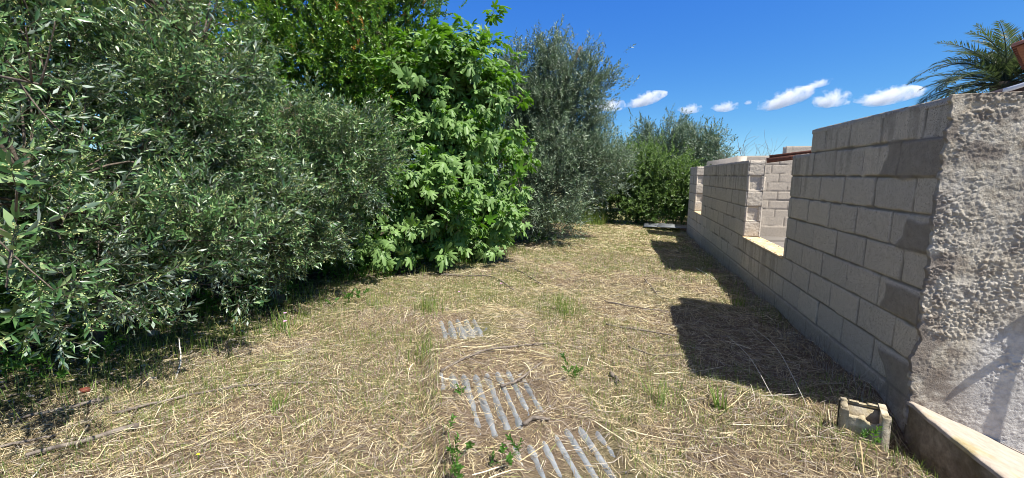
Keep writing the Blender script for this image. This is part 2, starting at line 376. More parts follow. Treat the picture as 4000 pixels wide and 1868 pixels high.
def scatter(n, x0, x1, y0, y1):
    return rng.uniform(x0, x1, n), rng.uniform(y0, y1, n)
def sheetz(px, py):
    h = height(px, py); a, p = sheetco(px, py)
    on = (a > -4.1) & (a < -.95) & (p > .12) & (p < 1.02)
    return np.where(on, np.maximum(h, .031), h)
def straw(name, n, reg, Lr, wr, mat, seed, lift=.02, tilt=.1, label=''):
    x, y = scatter(n, *reg); k = keep_mask(x, y); x = x[k]; y = y[k]; n = len(x)
    fld = n2(x, y, .9, 2, seed + 70) * 9 + rng.normal(0, 1.0, n)
    o = ribbons(name, x, y, rng.uniform(*Lr, n) ** 1.0, rng.uniform(*wr, n), fld, mat, lift, tilt, seed=seed, zbase=sheetz)
    return setp(o, label, 'straw', kind='stuff')
straw('straw', 95000, (-5, 1.57, .7, 4.2), (.02, .12), (.0012, .003), M['straw'], 1, label='mown dry straw covering the near half of the clearing')
straw('straw', 60000, (-4, 1.57, 4.0, 8.0), (.04, .16), (.0018, .004), M['straw'], 2, label='mown dry straw in the middle stretch of the clearing')
straw('straw', 32000, (-2.5, 1.57, 7.8, 13.2), (.08, .3), (.003, .008), M['straw'], 3, label='mown dry straw at the far end of the clearing by the bushes')
straw('straw', 40000, (-4.2, 1.57, .7, 9), (.05, .25), (.0014, .003), M['straw_grey'], 4, .025, label='grey weathered stalks mixed through the yellow straw')
straw('straw', 1500, (-3.6, 1.5, .8, 7), (.15, .4), (.003, .007), M['straw'], 5, .03, .06, label='long broad pale straw blades lying over the mown straw')
# short upright stubble and green grass
def grass(name, n, reg, Lr, wr, mat, thr, seed, label, under=None, cat='grass'):
    x, y = scatter(n, *reg); nn = n2(x, y, 1.1, 3, seed)
    k = (nn > thr) & (x < 1.55)
    a, p = sheetco(x, y); k &= ~((a > -4.1) & (a < -1.0) & (p > .14) & (p < 1.0) & (rng.random(n) < .93))
    u = x < treeline(y)
    if under is True: k &= u
    if under is False: k &= ~(u & (rng.random(n) < .7))
    x = x[k]; y = y[k]; n = len(x)
    o = ribbons(name, x, y, rng.uniform(*Lr, n), rng.uniform(*wr, n), rng.uniform(0, 6.28, n), mat, upright=True, seed=seed)
    return setp(o, label, cat, kind='stuff')
grass('grass', 62000, (-4, 1.55, .8, 5), (.02, .08), (.0015, .003), M['grass'], .53, 31, 'short green grass sprouting through the near straw', False)
grass('grass', 34000, (-4, -.1, .8, 6.5), (.02, .075), (.0015, .0032), M['grass'], .5, 38, 'green grass patches along the left side of the clearing', False)
grass('grass', 52000, (-4, 1.55, 5, 13), (.03, .09), (.002, .005), M['grass'], .47, 32, 'short green grass sprouting through the far straw', False)
grass('stubble', 30000, (-4, 1.55, .8, 8), (.02, .08), (.0015, .003), M['straw'], .3, 33, 'short upright cut stubble standing in the clearing', False, 'stubble')
x_, y_ = scatter(1500, 1.38, 1.575, 2.7, 11.4); n_ = len(x_)
setp(ribbons('dry_stems', x_, y_, rng.uniform(.04, .2, n_), rng.uniform(.0015, .003, n_), rng.uniform(0, 6.28, n_), M['straw_grey'], upright=True, seed=37), 'short dry stems along the shaded foot of the block wall', 'dry stems', kind='stuff')
x_, y_ = scatter(16000, -6, -1.5, .9, 8); k_ = (x_ < treeline(y_) + .1) & (x_ > treeline(y_) - 1.3) & (n2(x_, y_, 1.5, 2, 77) > .42); x_ = x_[k_]; y_ = y_[k_]; n_ = len(x_)
setp(ribbons('grass', x_, y_, rng.uniform(.06, .22, n_), rng.uniform(.003, .006, n_), rng.uniform(0, 6.28, n_), M['grass'], upright=True, seed=34), 'taller green grass in the shade along the foot of the olives', 'grass', kind='stuff')
x_, y_ = scatter(5000, -2.6, -0.5, 12.2, 14.0); n_ = len(x_)
setp(ribbons('grass', x_, y_, rng.uniform(.12, .5, n_), rng.uniform(.006, .011, n_), rng.uniform(0, 6.28, n_), M['grass'], upright=True, seed=35), 'tall bright green grass beyond the clearing left of the shrub', 'grass', kind='stuff')

# leaf litter in the shade
n_ = 9000; x_ = rng.uniform(-7, -2, n_); y_ = rng.uniform(.8, 7, n_); k_ = x_ < treeline(y_) + .1; x_ = x_[k_]; y_ = y_[k_]; n_ = len(x_)
setp(ribbons('leaf_litter', x_, y_, rng.uniform(.03, .07, n_), rng.uniform(.008, .018, n_), rng.uniform(0, 6.28, n_), M['straw_grey'], seed=36, bend=1.5), 'dry fallen leaves and twigs on the dark soil under the olives', 'leaf litter', kind='stuff')

# ------------------------------------------------------------ corrugated sheets
def corr_sheet(a0, a1, p0, p1, label, z=.022):
    na = int((a1 - a0) / .05) + 1; np_ = int((p1 - p0) / .0095) + 1
    A, P = np.meshgrid(np.linspace(a0, a1, na), np.linspace(p0, p1, np_), indexing='ij')
    x = A * SD[0] + P * SP[0]; y = A * SD[1] + P * SP[1]
    zz = z + .0125 * np.cos(P / .08 * 2 * math.pi) + (n2(x, y, 3, 2, 90).reshape(x.shape) - .5) * .016
    Vt = np.stack([x, y, zz], -1).reshape(-1, 3); Vb = Vt - [0, 0, .0015]; n = len(Vt)
    i = np.arange(na - 1)[:, None] * np_ + np.arange(np_ - 1)[None]
    F = np.stack([i, i + np_, i + np_ + 1, i + 1], -1).reshape(-1, 4)
    e1 = np.arange(np_ - 1); e2 = (na - 1) * np_ + e1; e3 = np.arange(na - 1) * np_; e4 = e3 + np_ - 1
    S = [np.stack([e1, e1 + 1, e1 + 1 + n, e1 + n], 1), np.stack([e2 + 1, e2, e2 + n, e2 + 1 + n], 1), np.stack([e3 + np_, e3, e3 + n, e3 + np_ + n], 1), np.stack([e4, e4 + np_, e4 + np_ + n, e4 + n], 1)]
    c = Vt.mean(0) * [1, 1, 0]
    o = mk('corrugated_sheet', np.vstack([Vt, Vb]) - c, [F, F[:, ::-1] + n] + S, M['zinc'], smooth=True); o.location = c
    return setp(o, label, 'metal sheet', 'corrugated sheets half buried in straw')
corr_sheet(-2.92, -1.0, .13, 1.0, 'long grey corrugated metal sheet half buried in straw at the bottom edge of the photo')
corr_sheet(-4.06, -3.2, .15, .71, 'smaller patch of grey corrugated metal showing through straw beside the green tuft')

# ------------------------------------------------------------ block walls
def panel(acc, u, v, pos, keepf, hf, colf, depth=.02):
    """displaced grid. u,v coordinate arrays; pos(U,V,H)->xyz; skirts close its boundary"""
    U, Vv = np.meshgrid(u, v, indexing='ij'); H = hf(U, Vv)
    P = pos(U, Vv, H).reshape(-1, 3); col = colf(U, Vv).reshape(-1, 3)
    nu, nv = U.shape; idx = np.arange(nu * nv).reshape(nu, nv)
    uc = (U[:-1, :-1] + U[1:, 1:]) / 2; vc = (Vv[:-1, :-1] + Vv[1:, 1:]) / 2
    K = keepf(uc, vc); Q = np.stack([idx[:-1, :-1], idx[1:, :-1], idx[1:, 1:], idx[:-1, 1:]], -1)
    F = Q[K]
    Kp = np.pad(K, 1)
    segs = []
    for (di, dj, a, b) in ((-1, 0, 3, 0), (1, 0, 1, 2), (0, -1, 0, 1), (0, 1, 2, 3)):
        nb = Kp[1 + di:1 + di + K.shape[0], 1 + dj:1 + dj + K.shape[1]]
        e = K & ~nb; q = Q[e]; segs.append(np.stack([q[:, a], q[:, b]], 1))
    E = np.concatenate(segs)
    Pb = pos(U, Vv, H * 0 - depth).reshape(-1, 3)
    used = np.unique(E); mp = -np.ones(nu * nv, int); mp[used] = nu * nv + np.arange(len(used))
    SF = np.stack([E[:, 1], E[:, 0], mp[E[:, 0]], mp[E[:, 1]]], 1)
    acc['V'].append(np.vstack([P, Pb[used]])); acc['C'].append(np.vstack([col, col[used]]))
    acc['F'].append(np.vstack([F, SF]) + acc['n']); acc['n'] += len(P) + len(used)
def newp(): return dict(V=[], C=[], F=[], n=0)
def endp(acc, name, mat, parent=None): return mk(name, np.concatenate(acc['V']), [np.concatenate(acc['F'])], mat, parent, col=np.concatenate(acc['C']))
def lin(a, b, r): return np.linspace(a, b, max(2, int(round(abs(b - a) / r)) + 1))
def joints(U, Vv, L=.4, hgt=.205, off=0, seed=0, z0=.205):
    """returns mortar mask, per-block random value and tilt for running-bond blocks"""
    row = np.floor((Vv - z0) / hgt); fr = (Vv - z0) / hgt - row
    jit = (np.sin(row * 12.9898 + seed) * 43758.5453) % 1 * .06
    uu = (U - off + (row % 2) * L / 2 + jit) / L; colm = np.floor(uu); fu = uu - colm
    wob = (n2(U, Vv, 9, 2, 5).reshape(U.shape) - .5) * .012
    du = np.minimum(fu, 1 - fu) * L + wob; dv = np.minimum(fr, 1 - fr) * hgt + wob
    d = np.minimum(du, dv)
    mort = sstep(.0095, .0045, d)
    rnd = (np.sin(row * 78.233 + colm * 37.719 + seed * 3.1) * 43758.5453) % 1
    rn2 = (np.sin(row * 18.233 + colm * 91.719 + seed) * 23758.5453) % 1
    return mort, rnd, rn2, row, fu, fr, d
WX = 1.586
segs = [(2.7, 4.36, 1.845), (4.36, 4.755, 1.64), (4.755, 6.27, .615), (6.27, 9.59, 1.64), (9.59, 10.5, .615), (10.5, 11.49, 1.64)]
wall = empty('block_wall', (WX, 2.7, 0), 'long unplastered grey concrete block wall in shade, stepping down to two window gaps', 'wall')
def profile(Y):
    r = np.zeros_like(Y)
    for a, b, t in segs: r = np.where((Y >= a) & (Y < b), t, r)
    return r
def wall_h(U, Vv, top=None):
    mort, rnd, rn2, row, fu, fr, d = joints(U, Vv, seed=2, off=2.75 - .04)
    sh = U.shape; big = n2(U, Vv, 7, 2, 14).reshape(sh); fi = n2(U, Vv, 60, 2, 15).reshape(sh); f2 = n2(U, Vv, 130, 1, 16).reshape(sh)
    h = -.002 + (rnd - .5) * .007 + (rn2 - .5) * (fu - .5) * .006 - mort * (.009 + .003 * fi) - (fi - .5) * .003
    pl = sstep(.215, .195, Vv); h = h * (1 - .75 * pl) + pl * .002
    pt = patches(U, Vv); h = h * (1 - pt * .8) + pt * (.004 + (big - .5) * .012)
    # chipped top edge
    tp = profile(U) if top is None else top
    return h - sstep(.03, 0, tp - Vv) * (.004 + .016 * sstep(.55, .75, fi))
def patches(U, Vv):
    sh = U.shape; w_ = n2(U, Vv, 5, 3, 61).reshape(sh)
    e = U + (w_ - .5) * .22
    m = np.zeros(sh)
    for (y1, z0_, z1_) in ((3.2, 1.42, 1.66), (2.93, 1.0, 1.2), (3.0, .6, .8), (2.93, .1, .4)):
        m = np.maximum(m, sstep(.03, 0, e - y1) * sstep(.0, .02, Vv - z0_ + (w_ - .5) * .05) * sstep(.0, .02, z1_ - Vv + (w_ - .5) * .05))
    return m
def wall_c(U, Vv):
    mort, rnd, rn2, row, fu, fr, d = joints(U, Vv, seed=2, off=2.75 - .04); sh = U.shape
    st = n2(U * 6, Vv * .7, 3, 3, 33).reshape(sh); tp = profile(U)
    streak = sstep(.5, .2, tp - Vv) * sstep(.45, .7, st) * .75 + sstep(.06, .0, tp - Vv) * .6
    damp = sstep(.24, .16, Vv) * .65
    return np.stack([np.maximum(mort * (1 - .6 * damp), 0), rnd * (1 - .3 * streak), np.clip(np.maximum(patches(U, Vv), np.maximum(streak * .8, damp)), 0, 1)], -1)
pos_w = lambda U, Vv, H: np.stack([WX - H, U, Vv], -1)
# near part fine, far part coarser; rows of coordinates pass through every opening edge
acc = newp()
vz = np.unique(np.concatenate([lin(-.16, .615, .008), lin(.615, 1.64, .008), lin(1.64, 1.845, .008)]))
un = np.unique(np.concatenate([lin(2.685, 4.36, .009), lin(4.36, 4.755, .011), lin(4.755, 6.27, .014)]))
panel(acc, un, vz, pos_w, lambda u, v: v < profile(np.maximum(u, 2.701)), wall_h, wall_c)
vz2 = np.unique(np.concatenate([lin(-.16, .615, .014), lin(.615, 1.64, .014)]))
uf = np.unique(np.concatenate([lin(6.27, 9.59, .022), lin(9.59, 10.5, .03), lin(10.5, 11.49, .03)]))
panel(acc, uf, vz2, pos_w, lambda u, v: v < profile(u), wall_h, wall_c)
endp(acc, 'block_face', M['c_block'], wall).location = (0, 0, 0)
# end faces that look towards the camera (hollow block ends, alternate courses recessed)
def end_panel(acc, Y, z0, z1, x1=1.786, res=.008, deep=True):
    def hf(U, Vv):
        row = np.floor((Vv - .205) / .205 + 1e-6); fr = (Vv - .205) / .205 - row; fu = (U - WX) / .2
        fi = n2(U, Vv, 45, 3, 71).reshape(U.shape)
        h = -.002 - (fi - .5) * .008 - sstep(.05, .015, np.minimum(fr, 1 - fr)) * .008
        rec = sstep(.14, .19, fu) * sstep(.86, .81, fu) * sstep(.03, .08, fr) * sstep(1, .93, fr)
        return h - np.where(row % 2 == 1, rec * .022, 0) * deep
    def cf(U, Vv):
        row = np.floor((Vv - .205) / .205); fr = (Vv - .205) / .205 - row
        return np.stack([sstep(.04, .01, np.minimum(fr, 1 - fr)), .8 + 0 * U, 0 * U], -1)
    panel(acc, lin(WX - .002, x1, res), lin(z0, z1, res), lambda U, Vv, H: np.stack([U, Y - H, Vv], -1), lambda u, v: v > -9, hf, cf, .03)
acc = newp(); end_panel(acc, 6.27, .615, 1.64); end_panel(acc, 10.5, .615, 1.64, res=.012)
endp(acc, 'block_end', M['c_block'], wall)
# solid core, tops, backs
acc = Acc()
for a, b, t in segs: acc.add(boxv((WX + .017, a + .032, -.3), (1.782, b - (.006 if t > 1 else -.03), t - .006)), BOXF)
acc.build('core', M['c_core'], wall)
def top_panel(acc, y0, y1, z, x0=WX + .001, x1=1.79, res=.012, seed=0, amp=.012):
    panel(acc, lin(x0, x1, res), lin(y0, y1, res), lambda U, Vv, H: np.stack([U, Vv, z + H], -1), lambda u, v: v > -9,
          lambda U, Vv: -.002 - (n2(U, Vv, 20, 3, 81 + seed).reshape(U.shape)) * amp, lambda U, Vv: np.stack([0 * U, .6 + 0 * U, .25 + 0 * U], -1), .04)
acc = newp()
for a, b, t in segs:
    if t > 1: top_panel(acc, a + .001, b - .001, t, seed=int(a))
endp(acc, 'top', M['c_block'], wall)
acc = newp()
for a, b in ((4.757, 6.268), (9.592, 10.498)):
    panel(acc, lin(WX - .006, 1.80, .014), lin(a, b, .014), lambda U, Vv, H: np.stack([U, Vv, .620 + H], -1), lambda u, v: v > -9,
          lambda U, Vv: -(n2(U * 1, Vv * 4, 12, 3, 88).reshape(U.shape)) * .012, lambda U, Vv: np.stack([0 * U, .6 + 0 * U, 0 * U], -1), .02)
endp(acc, 'window_sill', M['c_sill'], wall)
# inner side (seen only from other positions)
acc = newp()
pos_i = lambda U, Vv, H: np.stack([1.80 + H, U, Vv], -1)
panel(acc, uf[::1], vz2, pos_i, lambda u, v: v < profile(u) - .001, wall_h, wall_c)
panel(acc, lin(2.9, 6.27, .03), np.unique(np.concatenate([lin(-.16, .615, .03), lin(.615, 1.64, .03), lin(1.64, 1.845, .03)])), pos_i, lambda u, v: v < profile(u), wall_h, wall_c)
o = endp(acc, 'inner_face', M['c_block'], wall); o.data.flip_normals()
# keep children at world place under the empty
for ch in wall.children: ch.location = (-WX, -2.7, 0)

# back wall of the unfinished room
bw = empty('block_wall', (2.4, 10.5, 0), 'sunlit pale block wall of the unfinished room seen through the window gap', 'wall')
def bh(U, Vv):
    mort, rnd, *_ = joints(U, Vv, L=.39, seed=5, hgt=.195, z0=.31); sh = U.shape
    pl = sstep(.32, .30, Vv); return (-(mort) * .008 + (rnd - .5) * .005 - (n2(U, Vv, 40, 2, 3).reshape(sh) - .5) * .004) * (1 - pl) + pl * .006
def bc(U, Vv):
    mort, rnd, *_ = joints(U, Vv, L=.39, seed=5, hgt=.195, z0=.31); pl = sstep(.32, .30, Vv)
    return np.stack([mort * (1 - pl) * .9, .55 + rnd * .45, pl * .25], -1)
acc = newp()
panel(acc, lin(2.4, 6.5, .02), np.unique(np.concatenate([lin(-.2, 1.87, .02), lin(1.87, 2.065, .02)])), lambda U, Vv, H: np.stack([U, 10.5 - H, Vv], -1),
      lambda u, v: (v < 1.87) | (u > 3.36), bh, bc)
endp(acc, 'block_face', M['c_block'], bw)
acc = Acc(); acc.add(boxv((2.4, 10.515, -.3), (6.5, 10.7, 1.862)), BOXF); acc.add(boxv((3.362, 10.515, 1.864), (6.5, 10.7, 2.058)), BOXF)
acc.add(boxv((2.395, 10.49, -.3), (2.6, 14.0, 1.855)), BOXF); acc.build('core', M['c_block'], bw)
for ch in bw.children: ch.location = (-2.4, -10.5, 0)
acc = Acc(); acc.add(boxv((1.80, 2.9, -.3), (6.5, 10.49, .08)), BOXF); setp(acc.build('concrete_floor', M['c_plinth']), kind='structure')
acc = Acc(); acc.add(boxv((0, 0, 0), (2.6, .09, .09)), BOXF); acc.add(boxv((.04, .03, .09), (2.6, .06, .14)), BOXF)
o = acc.build('steel_beam', M['rust']); o.location = (2.62, 9.0, 1.675); o.rotation_euler = (0, R(-7), R(12))
setp(o, 'rusty brown steel beam resting across the roofless room', 'steel beam')

# rough rendered gable facing the camera
gw = empty('rendered_wall', (WX, 2.7, 0), 'lit wall end with rough spattered cement render at the right edge', 'wall')
gx = np.unique(np.concatenate([lin(0, .62, .0036), lin(.62, 2.4, .03)])); gz = np.unique(np.concatenate([lin(-.16, 1.86, .004)]))
def edge(Vv):
    z = Vv.ravel(); return ((fbm(np.stack([z * 9, z * 0, z * 0], 1), 3, 5) - .5) * .05 + (noise3(np.stack([z * 60, z * 0, z * 0], 1), 8) - .5) * .012).reshape(Vv.shape)
def gh(U, Vv):
    sh = U.shape; a = n2(U, Vv, 62, 2, 101).reshape(sh); b = n2(U, Vv, 115, 1, 102).reshape(sh); c = n2(U, Vv, 4, 2, 103).reshape(sh); d = n2(U * .35, Vv, 22, 3, 104).reshape(sh)
    e_ = n2(U, Vv, 130, 1, 107).reshape(sh)
    smooth_ = sstep(.56, .68, c); sm2 = sstep(.42, .3, Vv + (c - .5) * .4 - U * .1)   # smoother trowelled zones
    wx = U + (a - .5) * .01; wz = Vv + (b - .5) * .008
    lump = grains(wx, wz, .0155, 1, .75) * .007 + grains(wx, wz, .009, 2, .8) * .0045 + (e_ - .5) * .0015 + (a - .5) * .003
    lump = lump * (.35 + .9 * sstep(.35, .65, n2(U, Vv, 7, 2, 108).reshape(sh)))
    r = lump * (1 - .7 * smooth_) * (1 - .65 * sm2) + (d - .5) * .005 + (c - .5) * .012
    r += .022 * sstep(.0, -.012, Vv - (.58 + (c - .5) * .12 - .12 * U)) * sstep(.0, .1, U - .1) * 0
    return r + .006
def gc(U, Vv):
    sh = U.shape; c = n2(U, Vv, 9, 3, 105).reshape(sh); s = n2(U, Vv, 3.2, 3, 106).reshape(sh)
    lich = sstep(.05, .0, np.abs(U - .035)) * sstep(1.7, 1.8, Vv) * sstep(.45, .6, c)
    dark = sstep(.52, .68, s) * sstep(.42, .6, c) * .8 + sstep(.06, .0, 1.845 - Vv) * sstep(.4, .55, c) * .8
    grey = sstep(.62, .45, Vv + .0 * U + (s - .5) * .25 - .15 * (U - .2)) * sstep(.12, .35, U)
    return np.stack([lich, np.clip(dark, 0, 1), np.clip(grey, 0, 1)], -1)
def gpos(U, Vv, H):
    e = edge(Vv); t = np.clip(1 - U / .3, 0, 1); top = (Vv - 1.86) * 0
    return np.stack([WX - .008 + U + e * t, 2.675 - H - U * .02, Vv - .012 * sstep(.1, .5, U) * (Vv > 1.84) * 0], -1)
acc = newp(); panel(acc, gx, gz, gpos, lambda u, v: v < 1.846 + .0 * u, gh, gc, .016); o = endp(acc, 'render_face', M['c_render'], gw)
acc = Acc(); acc.add(boxv((WX + .02, 2.712, -.3), (3.98, 2.9, 1.838)), BOXF); acc.build('core', M['c_core'], gw)
acc = newp(); top_panel(acc, 2.68, 2.9, 1.851, WX + .02, 3.98, .02, 7, .016); endp(acc, 'top', M['c_block'], gw)
for ch in gw.children: ch.location = (-WX, -2.7, 0)

# low wall with a tilted pale cement cap running on towards the camera
lw = empty('low_wall', (WX, 2.3, 0), 'low block kerb wall with pale lichen edged cement cap below the rough render', 'low wall')
acc = newp()
def cpos(U, Vv, H):
    e = (n2(Vv, Vv * 0, 8, 3, 12).reshape(U.shape) - .5) * .02 * np.clip(1 - U / .1, 0, 1)
    return np.stack([WX - .012 + U + e, Vv + 0 * U, .205 - .42 * U + H], -1)
panel(acc, lin(0, .62, .009), lin(-.6, 2.675, .012), cpos, lambda u, v: v > -9, lambda U, Vv: (n2(U, Vv, 14, 3, 201).reshape(U.shape) - .5) * .008 - sstep(.02, 0, U) * .012,
      lambda U, Vv: np.stack([sstep(.16, .0, U + (n2(U, Vv, 9, 3, 202).reshape(U.shape) - .5) * .2) * sstep(.42, .6, n2(U, Vv, 7, 3, 203).reshape(U.shape)) * sstep(2.6, 2.45, Vv), 0 * U, 0 * U], -1), .03)
endp(acc, 'cap', M['c_cap'], lw)
acc = newp()
panel(acc, lin(-.6, 2.68, .014), lin(-.2, .19, .012), lambda U, Vv, H: np.stack([WX - .002 - H, U, Vv], -1), lambda u, v: v > -9,
      lambda U, Vv: (n2(U, Vv, 9, 3, 211).reshape(U.shape) - .5) * .02, lambda U, Vv: np.stack([0 * U, .5 + 0 * U, .15 + 0 * U], -1), .02)
endp(acc, 'side', M['c_side'], lw)
acc = Acc(); hexa(acc, [(WX + .02, -.6, -.3), (2.2, -.6, -.3), (2.2, 2.67, -.3), (WX + .02, 2.67, -.3)], [(WX + .02, -.6, .18), (2.2, -.6, -.07), (2.2, 2.67, -.07), (WX + .02, 2.67, .18)]); acc.build('core', M['c_core'], lw)
for ch in lw.children: ch.location = (-WX, -2.3, 0)

# metal stair rail just right of the view: throws its bars' shadow on the render
acc = Acc()
for pts, r in (([(2.07, 2.56, .78), (2.24, 2.56, .97), (3.0, 2.56, 1.68)], .016), ([(2.2, 2.56, 1.09), (2.30, 2.56, 1.19), (3.0, 2.56, 1.75)], .017), ([(2.24, 2.56, 1.13), (3.0, 2.56, 1.20)], .014), ([(2.26, 2.56, 1.15), (2.245, 2.56, .6), (2.23, 2.56, -.1)], .015), ([(3.0, 2.56, 1.76), (3.0, 2.56, -.1)], .018)):
    tube(acc, pts, r, 8)
setp(acc.build('stair_rail', M['rail']), 'metal stair rail beside the rough rendered wall', 'railing')

# broken hollow block
def broken_block():
    t = empty('hollow_block', (1.15, 2.41, .045), 'broken hollow concrete block standing open side up at the low wall', 'concrete block')
    t.rotation_euler = (R(2), R(-2), R(-19)); W_, D_, H_ = .2, .15, .19
    a = newp()
    def jag(U): return (fbm(np.stack([U.ravel() * 28, U.ravel() * 0, U.ravel() * 0], 1), 3, 55)).reshape(U.shape)
    def face(u0, u1, pos, topf, seed, depth=.028):
        panel(a, lin(u0, u1, .006), lin(-.08, H_, .006), pos, lambda u, v: v < topf(u), lambda U, Vv: -(n2(U, Vv, 45, 3, seed).reshape(U.shape)) * .010, lambda U, Vv: np.stack([0 * U, .5 + 0 * U, 0 * U], -1), depth)
    face(0, W_, lambda U, V_, H: np.stack([U, -H, V_], -1), lambda u: np.where((u < .032) | (u > W_ - .036), H_, .158 + .03 * (jag(u) - .5) - .02 * sstep(.07, .12, u)), 1)
    face(0, W_, lambda U, V_, H: np.stack([W_ - U, D_ + H, V_], -1), lambda u: H_ - .02 * jag(u), 2)
    face(0, D_, lambda U, V_, H: np.stack([-H, D_ - U, V_], -1), lambda u: H_ - .01 * jag(u), 3, .034)
    face(0, D_, lambda U, V_, H: np.stack([W_ + H, U, V_], -1), lambda u: H_ - .006 * jag(u), 4, .034)
    o = endp(a, 'shell', M['c_mossy'], t)
    b = Acc(); T = .03
    b.add(boxv((.006, T * .9, -.08), (T, D_ - T, H_ - .012)), BOXF); b.add(boxv((W_ - T, T * .9, -.08), (W_ - .006, D_ - T, H_ - .008)), BOXF)
    b.add(boxv((.007, D_ - T, -.08), (W_ - .007, D_ - .008, H_ - .03)), BOXF)
    n = 24; us = np.linspace(.007, W_ - .007, n + 1); tp = .15 + .03 * (jag(us) - .5) - .02 * sstep(.07, .12, us)
    for i in range(n): hexa(b, [(us[i], .008, -.08), (us[i + 1], .008, -.08), (us[i + 1], T * .88, -.08), (us[i], T * .88, -.08)], [(us[i], .008, tp[i]), (us[i + 1], .008, tp[i + 1]), (us[i + 1], T * .88, tp[i + 1] - .004), (us[i], T * .88, tp[i] - .004)])
    b.add(boxv((W_ / 2 - .012, T * .8, -.08), (W_ / 2 + .012, D_ - T, .12)), BOXF)
    b.build('web', M['c_mossy'], t)
broken_block()

# ------------------------------------------------------------ foliage generator
def frames(D, roll):
    D = D / (np.linalg.norm(D, axis=1)[:, None] + 1e-9)
    ref = np.where(np.abs(D[:, 2:3]) < .95, np.array([[0, 0, 1.]]), np.array([[1., 0, 0]]))
    X = np.cross(ref, D); X /= np.linalg.norm(X, axis=1)[:, None]; Y = np.cross(D, X)
    c, s = np.cos(roll)[:, None], np.sin(roll)[:, None]
    return X * c + Y * s, -X * s + Y * c, D
def put(templates, pos, D, scale, r, roll0=False):
    """copies of sprig templates -> V, list of (faces, material index)"""
    Vs = []; Fs = {}; n0 = 0; which = r.integers(0, len(templates), len(pos))
    Xa, Ya, Za = frames(D, r.normal(0, .15, len(pos)) if roll0 else r.uniform(0, 6.283, len(pos)))
    for k, (tv, tf) in enumerate(templates):
        s = which == k; n = s.sum()
        if not n: continue
        sc = scale[s][:, None, None]
        V = pos[s][:, None] + sc * (tv[None, :, 0:1] * Xa[s][:, None] + tv[None, :, 1:2] * Ya[s][:, None] + tv[None, :, 2:3] * Za[s][:, None])
        for (m, F) in tf:
            Fs.setdefault((F.shape[1], m), []).append((F[None] + (n0 + np.arange(n) * len(tv))[:, None, None]).reshape(-1, F.shape[1]))
        Vs.append(V.reshape(-1, 3)); n0 += n * len(tv)
    return np.concatenate(Vs), Fs
class TB:
    def __init__(s): s.v = []; s.f = {}; s.n = 0
    def add(s, V, F, m): s.f.setdefault((len(F[0]), m), []).append(np.asarray(F) + s.n); s.v.append(V); s.n += len(V)
    def done(s): return np.concatenate(s.v), [(m, np.concatenate(f)) for (k, m), f in sorted(s.f.items())]
def leaf_at(tb, base, d, nrm, L, wd, m, shape='kite', cup=.12, droop=.1):
    d = d / np.linalg.norm(d); sd = np.cross(d, nrm); sd /= np.linalg.norm(sd) + 1e-9; up = np.cross(sd, d)
    P = lambda t, s, z: base + d * L * t + sd * wd * s + up * z
    if shape == 'kite':
        V = [P(0, 0, 0), P(.42, .5, cup * wd), P(1, 0, -droop * L), P(.42, -.5, cup * wd)]; F = [(0, 1, 2), (0, 2, 3)]
    elif shape == 'lance':
        V = [P(0, 0, 0), P(.25, .42, cup * wd), P(.6, .5, cup * wd - droop * L * .3), P(1, 0, -droop * L), P(.6, -.5, cup * wd - droop * L * .3), P(.25, -.42, cup * wd), P(.5, 0, -droop * L * .15)]
        F = [(0, 1, 6), (1, 2, 6), (2, 3, 6), (3, 4, 6), (4, 5, 6), (5, 0, 6)]
    else:  # oval
        V = [P(0, 0, 0), P(.3, .45, cup * wd), P(.72, .42, cup * wd - droop * L * .4), P(1, 0, -droop * L), P(.72, -.42, cup * wd - droop * L * .4), P(.3, -.45, cup * wd)]; F = [(0, 1, 2, 3), (0, 3, 4, 5)]
    tb.add(np.array(V), F, m)
def rv(r): a = r.normal(0, 1, 3); return a / np.linalg.norm(a)
def stem(tb, pts, r0, m):
    pts = np.array(pts); n = len(pts)
    a = np.array([[math.cos(q), math.sin(q), 0] for q in (0, 2.1, 4.2)])
    V = (pts[:, None] + a[None] * (r0 * np.linspace(1, .5, n))[:, None, None]).reshape(-1, 3)
    F = [(i * 3 + j, i * 3 + (j + 1) % 3, i * 3 + 3 + (j + 1) % 3, i * 3 + 3 + j) for i in range(n - 1) for j in range(3)]
    tb.add(V, F, m)
OCT = np.array([[1, 0, 0], [0, 1, 0], [-1, 0, 0], [0, -1, 0], [0, 0, 1], [0, 0, -1]], float)
OCF = [(0, 1, 4), (1, 2, 4), (2, 3, 4), (3, 0, 4), (1, 0, 5), (2, 1, 5), (3, 2, 5), (0, 3, 5)]
def olive_sprig(r, L=.15, n=6, leaf=.056, lw=.0145, buds=14, shape='kite'):
    tb = TB(); bend = r.normal(0, .12, 2); cv = lambda t: np.array([bend[0] * t * t * L, bend[1] * t * t * L, t * L])
    stem(tb, [cv(0), cv(.5), cv(1)], .0014, 1)
    for i in range(n):
        t = .12 + .88 * i / n; az = (i % 2) * math.pi / 2 + r.normal(0, .3)
        for s in (0, math.pi):
            if r.random() < .08: continue
            el = r.uniform(.6, 1.25) * (1 - .3 * t); a = az + s
            d = np.array([math.cos(a) * math.sin(el), math.sin(a) * math.sin(el), math.cos(el)])
            leaf_at(tb, cv(t), d, np.array([0, 0, 1.]) + rv(r) * .35, leaf * r.uniform(.7, 1.2), lw * r.uniform(.8, 1.2), 0, shape, .15, r.uniform(-.1, .2))
    leaf_at(tb, cv(1), np.array([.2, .1, 1.]), rv(r), leaf * .8, lw, 0, shape)
    if buds:
        for q in range(3):
            c0 = cv(r.uniform(.5, .98)) + rv(r) * .012
            for b in range(buds // 3): c = c0 + rv(r) * r.uniform(.002, .014); tb.add(c + OCT * r.uniform(.002, .0038), OCF, 2)
    return tb.done()
